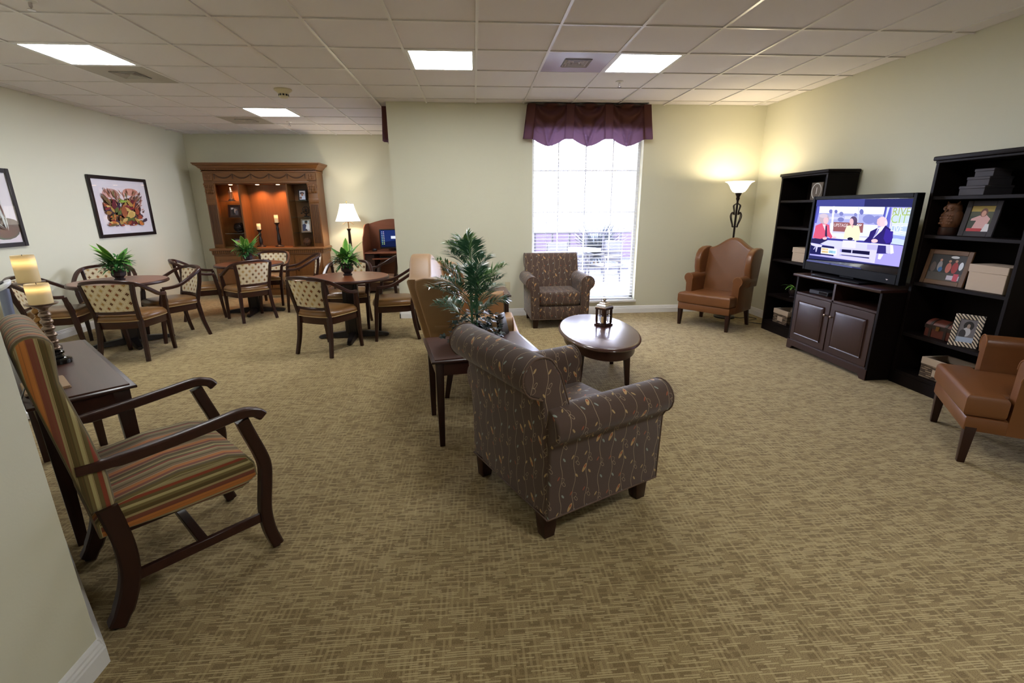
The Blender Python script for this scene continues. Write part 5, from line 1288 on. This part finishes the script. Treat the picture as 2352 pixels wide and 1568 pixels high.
TVS = [((44, 46, 96), R4(250, 185, 1765, 178, 1552, 1250, 114, 1125)), ((66, 70, 140), R4(250, 190, 1000, 184, 985, 300, 235, 295)), ((16, 17, 34), R4(112, 1112, 1560, 1252, 1548, 1253, 110, 1128)),
 ((168, 164, 236), R4(252, 297, 1745, 312, 1545, 1248, 132, 1060)), ((90, 94, 186), R4(252, 297, 300, 297, 240, 560, 205, 560)), ((236, 242, 255), R4(290, 298, 1312, 308, 1292, 440, 280, 420)),
 ((168, 172, 222), R4(282, 400, 1296, 425, 1280, 575, 270, 560)), ((196, 198, 232), R4(440, 460, 670, 465, 665, 505, 440, 500)), ((206, 208, 238), R4(680, 450, 790, 452, 785, 500, 675, 500)),
 ((120, 122, 190), ellp(465, 378, 30, 34, 8)), ((112, 116, 186), ellp(545, 380, 26, 30, 8)), ((124, 128, 190), ellp(628, 415, 34, 34, 8)), ((112, 116, 186), ellp(945, 385, 34, 46, 8)), ((128, 132, 194), ellp(850, 430, 24, 30, 8)), ((132, 136, 200), ellp(1060, 500, 100, 74, 12)), ((132, 136, 200), ellp(1200, 520, 80, 74, 12)), ((120, 124, 186), ellp(620, 505, 50, 36, 10)),
 ((222, 226, 252), R4(455, 560, 1200, 590, 1190, 780, 440, 750)), ((206, 204, 244), R4(450, 660, 700, 665, 690, 720, 445, 715)), ((146, 92, 96), R4(508, 543, 978, 560, 962, 712, 498, 688)),
 ((240, 238, 248), R4(850, 600, 870, 600, 905, 572, 885, 572)), ((240, 238, 248), R4(880, 604, 900, 604, 935, 576, 915, 576)), ((240, 238, 248), R4(908, 608, 926, 608, 955, 584, 942, 580)),
 ((238, 242, 255), R4(497, 298, 528, 298, 480, 750, 452, 750)), ((206, 212, 244), R4(893, 302, 912, 302, 892, 545, 878, 545)), ((222, 226, 252), R4(440, 740, 1080, 790, 1075, 840, 430, 800)),
 ((96, 100, 196), R4(1312, 308, 1415, 314, 1372, 680, 1280, 640)), ((206, 214, 246), R4(1350, 310, 1388, 312, 1330, 500, 1310, 500)), ((70, 74, 160), R4(1316, 308, 1336, 309, 1296, 460, 1284, 450)),
 ((196, 212, 246), R4(1432, 322, 1740, 334, 1618, 912, 1408, 884)), ((238, 244, 255), R4(1438, 330, 1450, 331, 1395, 640, 1385, 636)), ((238, 244, 255), R4(1440, 326, 1738, 336, 1735, 346, 1438, 337)), ((238, 244, 255), R4(1425, 425, 1722, 432, 1719, 442, 1423, 436)),
 ((236, 242, 255), R4(1420, 556, 1480, 570, 1560, 556, 1640, 570, 1690, 562, 1688, 572, 1640, 582, 1560, 568, 1480, 582, 1418, 566)), ((236, 242, 255), R4(1416, 582, 1480, 596, 1560, 582, 1640, 596, 1684, 588, 1682, 598, 1640, 608, 1560, 594, 1480, 608, 1414, 592)),
 ((176, 196, 242), R4(1404, 612, 1680, 624, 1668, 690, 1398, 676)), ((236, 242, 255), R4(1440, 690, 1500, 702, 1580, 690, 1660, 706, 1658, 716, 1580, 702, 1500, 714, 1440, 700)), ((236, 242, 255), R4(1440, 716, 1500, 728, 1580, 716, 1654, 732, 1652, 742, 1580, 728, 1500, 740, 1440, 726)), ((150, 164, 226), R4(1440, 745, 1650, 770, 1640, 830, 1500, 800, 1430, 800)), ((60, 56, 140), R4(1405, 884, 1618, 912, 1616, 922, 1403, 894)),
 ((166, 158, 238), R4(1390, 890, 1608, 925, 1545, 1248, 1140, 1190, 1180, 1060)),
 # table and its shadow
 ((34, 34, 86), R4(150, 880, 520, 930, 505, 1080, 138, 1040)), ((60, 58, 150), R4(380, 790, 1100, 850, 1090, 900, 370, 850)), ((210, 206, 248), R4(148, 870, 330, 905, 320, 935, 250, 935, 160, 905)), ((196, 192, 240), R4(230, 930, 260, 935, 240, 1010, 225, 1010)), ((196, 192, 240), R4(215, 930, 228, 932, 200, 975, 190, 970)),
 # left woman
 ((42, 38, 84), R4(172, 800, 350, 785, 420, 830, 320, 895, 165, 868)), ((214, 88, 120), R4(228, 600, 330, 556, 440, 588, 452, 700, 490, 770, 470, 806, 420, 770, 360, 792, 300, 808, 182, 790, 212, 690)), ((236, 206, 216), R4(335, 580, 385, 580, 375, 680)), ((50, 44, 80), R4(385, 600, 402, 600, 408, 780, 372, 760)), ((186, 170, 186), ellp(362, 492, 78, 84)), ((232, 188, 196), ellp(388, 520, 40, 56)), ((206, 190, 206), ellp(350, 446, 66, 34)), ((232, 188, 200), ellp(370, 800, 34, 20)), ((232, 188, 200), ellp(520, 785, 36, 14)),
 # middle woman
 ((92, 76, 108), ellp(822, 520, 58, 66)), ((84, 68, 100), ellp(846, 560, 34, 48)), ((230, 186, 194), ellp(790, 540, 32, 54)), ((238, 242, 196), R4(716, 606, 792, 592, 905, 606, 926, 700, 905, 832, 842, 836, 808, 790, 735, 790, 700, 806, 660, 806, 686, 680)), ((40, 34, 60), ellp(768, 806, 44, 24)), ((224, 180, 186), R4(780, 595, 830, 595, 805, 640)),
 # man
 ((46, 36, 108), R4(1085, 690, 1195, 636, 1330, 600, 1442, 690, 1436, 790, 1392, 900, 1210, 880, 1090, 862, 975, 852, 1060, 770)), ((60, 44, 150), R4(1330, 640, 1440, 700, 1420, 860, 1330, 880, 1290, 800)), ((240, 240, 255), R4(1200, 636, 1318, 600, 1262, 680, 1130, 800, 1168, 716)), ((140, 134, 200), R4(1205, 650, 1228, 650, 1190, 730, 1115, 810, 1160, 730)), ((238, 200, 212), ellp(1272, 540, 78, 80)), ((232, 190, 204), R4(1196, 500, 1230, 480, 1240, 600, 1210, 610, 1185, 560)), ((224, 214, 226), ellp(1330, 560, 24, 40)), ((236, 196, 206), ellp(1150, 838, 52, 30)),
 # glass table
 ((206, 206, 248), R4(300, 884, 420, 826, 1045, 870, 1030, 975, 520, 930)), ((222, 220, 250), R4(655, 830, 865, 838, 850, 960, 640, 940)), ((186, 180, 240), R4(1040, 870, 1210, 885, 1200, 1010, 1030, 985)), ((52, 46, 120), R4(1210, 890, 1390, 900, 1380, 1040, 1180, 1035)), ((216, 214, 252), R4(860, 856, 1440, 905, 1436, 922, 856, 880)), ((200, 196, 246), R4(1330, 915, 1440, 905, 1450, 1020, 1370, 1040, 1330, 1030)), ((228, 226, 255), R4(1395, 905, 1440, 910, 1452, 1030, 1400, 1045)),
 ((206, 202, 250), R4(520, 930, 610, 935, 600, 1110, 515, 1095)), ((26, 24, 60), R4(640, 960, 1080, 1005, 1070, 1115, 630, 1060)), ((206, 202, 250), R4(600, 935, 1190, 985, 1185, 1012, 600, 965)), ((206, 202, 250), R4(600, 1010, 1090, 1062, 1085, 1100, 598, 1048)), ((206, 202, 250), R4(790, 975, 806, 976, 800, 1030, 784, 1030)), ((210, 206, 252), R4(1080, 975, 1190, 985, 1150, 1190, 1060, 1175)), ((206, 200, 250), R4(590, 1065, 1090, 1125, 1085, 1180, 570, 1108)), ((182, 176, 244), R4(310, 1055, 520, 1080, 515, 1105, 305, 1070)),
 ((232, 228, 255), R4(1215, 1040, 1290, 1050, 1240, 1130, 1200, 1120)), ((244, 244, 240), R4(318, 938, 562, 966, 552, 1062, 308, 1034)), ((222, 196, 150), R4(330, 950, 428, 960, 424, 988, 328, 978)), ((214, 190, 140), R4(328, 990, 425, 1000, 421, 1030, 326, 1020)), ((160, 200, 220), R4(440, 985, 545, 997, 538, 1040, 436, 1028)),
 ((84, 88, 132), R4(96, 1128, 940, 1262, 930, 1306, 66, 1168)), ((60, 64, 104), R4(440, 1186, 470, 1190, 470, 1236, 430, 1228)), ((52, 54, 92), R4(800, 1240, 936, 1262, 930, 1304, 800, 1284))]  # slate strip under the picture: reflection on the dark screen, painted as glow
flatpic('screen_image', TVS, lambda x, y, dd: L_(tvp(x, y)) + Vector((.002-.0005-dd*.25, 0, 0)), sc_, e=1.0, step=.0003)
def tvtext(s, cx, cy, size, rgb, clip=None, skew=0.0, align='CENTER'):
    p = L_(tvp(cx, cy)); M = Matrix(((0, 0, -1, -.0118), (-1, 0, 0, p.y), (0, 1, 0, p.z), (0, 0, 0, 1)))
    return textmesh('screen_text', s, size, flat(rgb, 1.0), M, sc_, align, clip)
e1 = L_(tvp(1730, 380)).y; e2 = L_(tvp(1712, 500)).y; e3 = L_(tvp(1680, 650)).y
def cl(cx, cy, ye): return L_(tvp(cx, cy)).y-ye
tvtext('RIVER', 1448, 384, .088, (160, 176, 96), cl(1448, 384, e1), align='LEFT'); tvtext('CITY', 1426, 496, .102, (166, 196, 110), cl(1426, 496, e2), align='LEFT'); tvtext('LIVE', 1420, 648, .064, (244, 248, 255), cl(1420, 648, e3), align='LEFT')
tvtext('UPSTAGE', 532, 592, .042, (232, 220, 226), cl(532, 592, L_(tvp(762, 600)).y), align='LEFT')
tvtext('RIVER', 334, 964, .018, (196, 150, 80), align='LEFT'); tvtext('CITY', 334, 1004, .022, (196, 150, 80), align='LEFT'); tvtext('LIVE', 446, 1008, .030, (90, 140, 180), align='LEFT')

# ------------------------------------------------------------------ things on the bookcases
def bY(u, v, x=3.62): return atx(u, v, x).y
def lid_box(label, u0, u1, v, z, h, x=3.60, dep=.20):
    y1, y0 = bY(u0, v, x), bY(u1, v, x); w = y1-y0
    t = thing('storage_box', label, 'box', (x+dep/2, (y0+y1)/2, z), 0, 'lidded linen boxes')
    obj('body', G().box(-dep/2+.004, -w/2+.006, 0, dep/2-.004, w/2-.006, h-.02, .002, 1), 'linen_box', t)
    obj('lid', G().box(-dep/2, -w/2, h-.055, dep/2, w/2, h, .003, 1), 'linen_box', t)
    return t
lid_box('beige lidded box on the bookcase beside the torchiere lamp', 1816, 1856, 600, .866, .155)
lid_box('beige lidded box on the bookcase beside the wooden picture frame', 2212, 2306, 665, .866, .185)
def basket(label, y0, y1, z, x=3.60, dep=.22, h=.165):
    w = y1-y0; t = thing('wicker_basket', label, 'basket', (x+dep/2, (y0+y1)/2, z), 0, 'wicker baskets with cloth rims')
    g = G()
    for b in ((-dep/2, -w/2, -dep/2+.012, w/2), (dep/2-.012, -w/2, dep/2, w/2), (-dep/2+.012, -w/2, dep/2-.012, -w/2+.012), (-dep/2+.012, w/2-.012, dep/2-.012, w/2)): g.box(b[0], b[1], 0, b[2], b[3], h-.05)
    g.box(-dep/2+.012, -w/2+.012, 0, dep/2-.012, w/2-.012, .008); obj('body', g, 'wicker', t, smooth=0)
    g = G()
    for b in ((-dep/2-.004, -w/2-.004, -dep/2+.014, w/2+.004), (dep/2-.014, -w/2-.004, dep/2+.004, w/2+.004), (-dep/2+.014, -w/2-.004, dep/2-.014, -w/2+.014), (-dep/2+.014, w/2-.014, dep/2-.014, w/2+.004)): g.box(b[0], b[1], h-.055, b[2], b[3], h, .003, 1)
    obj('cloth_rim', g, 'linen_box', t)
    obj('label_patch', G().box(-dep/2-.003, -.045, .03, -dep/2, .045, .085), 'linen_box', t, smooth=0)
    return t
basket('wicker basket with cloth rim on the bookcase beside the torchiere lamp', 5.06, 5.32, .121)
basket('wicker basket with cloth rim on the bookcase by the cut-off leather chair', 3.06, 3.36, .121)
# plaque with a numeral in an oval
y1, y0 = bY(1860, 456, 3.66), bY(1886, 456, 3.66); w = y1-y0
t = thing('plaque', 'small taupe plaque with a white numeral inside an oval ring', 'plaque', (3.66, (y0+y1)/2, 1.5305), R(-90))
hh = w*1.02; obj('board', G().box(-w/2, 0, 0, w/2, .018, hh, .002, 1), 'taupe_board', t)
MATS['plaque_white'] = flat((216, 212, 206))
obj('oval_ring', G().tube([(w*.40*cos(2*pi*i/32), -.001, hh*.5+hh*.44*sin(2*pi*i/32)) for i in range(32)], .005, 5, closed=True), 'plaque_white', t)
textmesh('numeral', '1', hh*.55, flat((226, 222, 216)), Matrix(((1, 0, 0, 0), (0, 0, -1, -.0012), (0, 1, 0, hh*.5), (0, 0, 0, 1))), t)
# shelf plant
t = thing('shelf_plant', 'small trailing plant in a dark pot on the bookcase by the lamp', 'plant', (3.68, bY(1822, 690, 3.68), .446))
obj('pot', G().lathe([(.045, 0), (.05, .01), (.035, .02), (.06, .06), (.065, .10), (.055, .10)], 18), 'pot_dark', t)
rq = random.Random(8)
for k in range(16):
    V, F, uv = blade(rq.uniform(.11, .19), .016, rq.uniform(.5, 1.2), rq.uniform(.6, 1.2)); obj('leaf', G().add(V, F), rq.choice(['leaf_mid', 'leaf_bright']), t, loc=(0, 0, .095), rz=k*2.4, uv=uv, smooth=80, recalc=False)
# right bookcase
t = None
y1, y0 = bY(2233, 443, 3.72), bY(2292, 443, 3.72); yc = (y0+y1)/2; z = 1.5305
for k, (w, h) in enumerate((((y1-y0)*.5, .066), ((y1-y0)*.43, .062), ((y1-y0)*.36, .055))):
    t = thing('fabric_box', ('bottom', 'middle', 'top')[k]+' grey box of the stepped stack on the top bookcase shelf', 'box', (3.72, yc-.012*k, z), 0, 'grey stacked boxes')
    obj('body', G().box(-.11+.02*k, -w, 0, .11-.02*k, w, h-.018, .002, 1), 'grey_book', t); obj('lid', G().box(-.114+.02*k, -w-.004, h-.020, .114-.02*k, w+.004, h, .003, 1), 'grey_book', t); z += h
y1, y0 = bY(2154, 536, 3.65), bY(2192, 536, 3.65); r = (y1-y0)*.5
t = thing('owl_carving', 'carved wooden owl on the bookcase shelf beside a dark frame', 'carving', (3.655, (y0+y1)/2-.012, 1.2415), R(-90)); t.scale = (1, 1, .92)
obj('stand', G().lathe([(r*.95, 0), (r, .01), (r*.95, .06), (r*.8, .065)], 18), 'dark_wood', t)
obj('body', G().loft([[(a*cos(2*pi*i/18), b*sin(2*pi*i/18), zz) for i in range(18)] for a, b, zz in ((r*.7, r*.7, .06), (r*.98, r*.85, .09), (r*1.0, r*.85, .13), (r*.92, r*.78, .17), (r*.80, r*.7, .195), (r*.84, r*.72, .215), (r*.78, r*.66, .24), (r*.5, r*.45, .255))]), 'owl_wood', t)
for s in (-1, 1):
    obj('ear', G().cyl((s*r*.5, -.01, .24), (s*r*.72, -.01, .272), r*.22, .002, 8), 'owl_wood', t)
    e = obj('eye', G().lathe([(r*.30, 0), (r*.24, .006), (r*.12, .004), (r*.10, .010), (.001, .012)], 14, M=TR(s*r*.36, -r*.62, .215, 0, R(90))), 'owl_wood', t)
    obj('wing', G().ball((s*r*.82, 0, .135), .06, (.28, .7, 1), 10), 'owl_wood', t)
obj('beak', G().cyl((0, -r*.62, .205), (0, -r*.95, .185), r*.13, .002, 8), 'dark_wood', t)
g = G()
for row in range(4):
    for c in range(-2, 3): g.ball((c*r*.30+(r*.15 if row % 2 else 0), -r*.78, .095+row*.022), r*.17, (1, .4, .8), 8)
obj('breast_feathers', g, 'owl_wood', t)
def std(u0, u1, v, x): a, b = bY(u0, v, x), bY(u1, v, x); return a-b, (a+b)/2
w, yc = std(2206, 2280, 540, 3.66)
photo('photo_frame', 'dark frame with photo of a woman in pink on the bookcase', .215, .25, 'grey_book', [((70, 74, 50), rect(0, 0, 1, 1)), ((176, 150, 60), rect(0, .78, 1, 1)), ((48, 56, 44), rect(0, 0, .4, .6)), ((226, 176, 176), [(.25, .1), (.8, .1), (.92, .5), (.7, .66), (.42, .62), (.12, .5), (.1, .42), (.35, .42)]), ((110, 62, 44), ellp(.58, .74, .16, .17)), ((216, 160, 140), ellp(.58, .70, .10, .12)), ((190, 40, 50), rect(.05, 0, .7, .12)), ((236, 232, 236), [(.7, 0), (1, 0), (.95, .3), (.8, .3)])], TR(3.64, yc, 1.2415, R(-80)), .036, lean=.16)
w, yc = std(2104, 2200, 652, 3.63); yc = min(yc, 3.535-w*.48)
photo('photo_frame', 'wide wooden frame with a dark group photo on the bookcase', w*.96, .262, 'picture_wood', [((34, 32, 34), rect(0, 0, 1, 1)), ((70, 64, 60), rect(0, 0, 1, .3)), ((150, 146, 150), ellp(.30, .55, .07, .2)), ((60, 110, 170), ellp(.34, .42, .06, .1)), ((196, 110, 100), ellp(.56, .5, .08, .2)), ((160, 40, 46), ellp(.74, .52, .09, .22)), ((220, 226, 236), ellp(.9, .6, .06, .16)), ((90, 76, 70), ellp(.12, .5, .08, .2)), ((180, 130, 110), ellp(.30, .78, .04, .05)), ((190, 140, 120), ellp(.56, .76, .04, .05)), ((180, 130, 110), ellp(.74, .78, .04, .05)), ((214, 216, 222), ellp(.66, .92, .12, .05)), ((200, 190, 206), rect(.6, .05, .95, .22)), ((190, 60, 80), rect(.78, .02, .92, .3))], TR(3.605, yc, .8665, R(-85)), .034, lean=.16)
w, yc = std(2190, 2235, 780, 3.60)
photo('photo_frame', 'zebra-striped photo frame on the bookcase shelf', .165, .235, 'zebra', [((120, 116, 124), rect(0, 0, 1, 1)), ((40, 38, 42), ellp(.55, .72, .3, .2)), ((206, 206, 214), ellp(.5, .45, .24, .2)), ((170, 150, 140), ellp(.55, .7, .1, .1)), ((60, 58, 64), ellp(.3, .35, .2, .2)), ((176, 190, 214), rect(0, 0, 1, .22))], TR(3.60, yc, .4455, R(-60)), .034, lean=.22)
y1, y0 = bY(2128, 765, 3.66), bY(2196, 765, 3.66); w = (y1-y0)*.48
t = thing('treasure_chest', 'small red leather chest with dark straps on the bookcase', 'chest', (3.70, (y0+y1)/2, .4455))
obj('body', G().box(-.07, -w, 0, .07, w, .085, .003, 1), 'leather_red', t)
lp = [(-.072, .087)]+arc(0, .087, .072, 180, 0, 10, .052)
obj('lid', G().prism(lp, 'y', -w-.002, w+.002, .002, 1), 'leather_red', t)
for y in (-w*.55, w*.55): obj('strap', G().prism([(-.075, .0), (-.075, .087)]+arc(0, .087, .075, 180, 0, 10, .056)+[(.075, 0), (.071, 0), (.071, .08), (-.071, .08), (-.071, 0)], 'y', y-.010, y+.010), 'strap_dark', t, smooth=20)
obj('band', G().box(-.074, -w-.003, .068, .0, w+.003, .098), 'strap_dark', t, smooth=0)
obj('lock', G().box(-.080, -.014, .06, -.073, .014, .095, .002, 1), 'antique_brass', t)
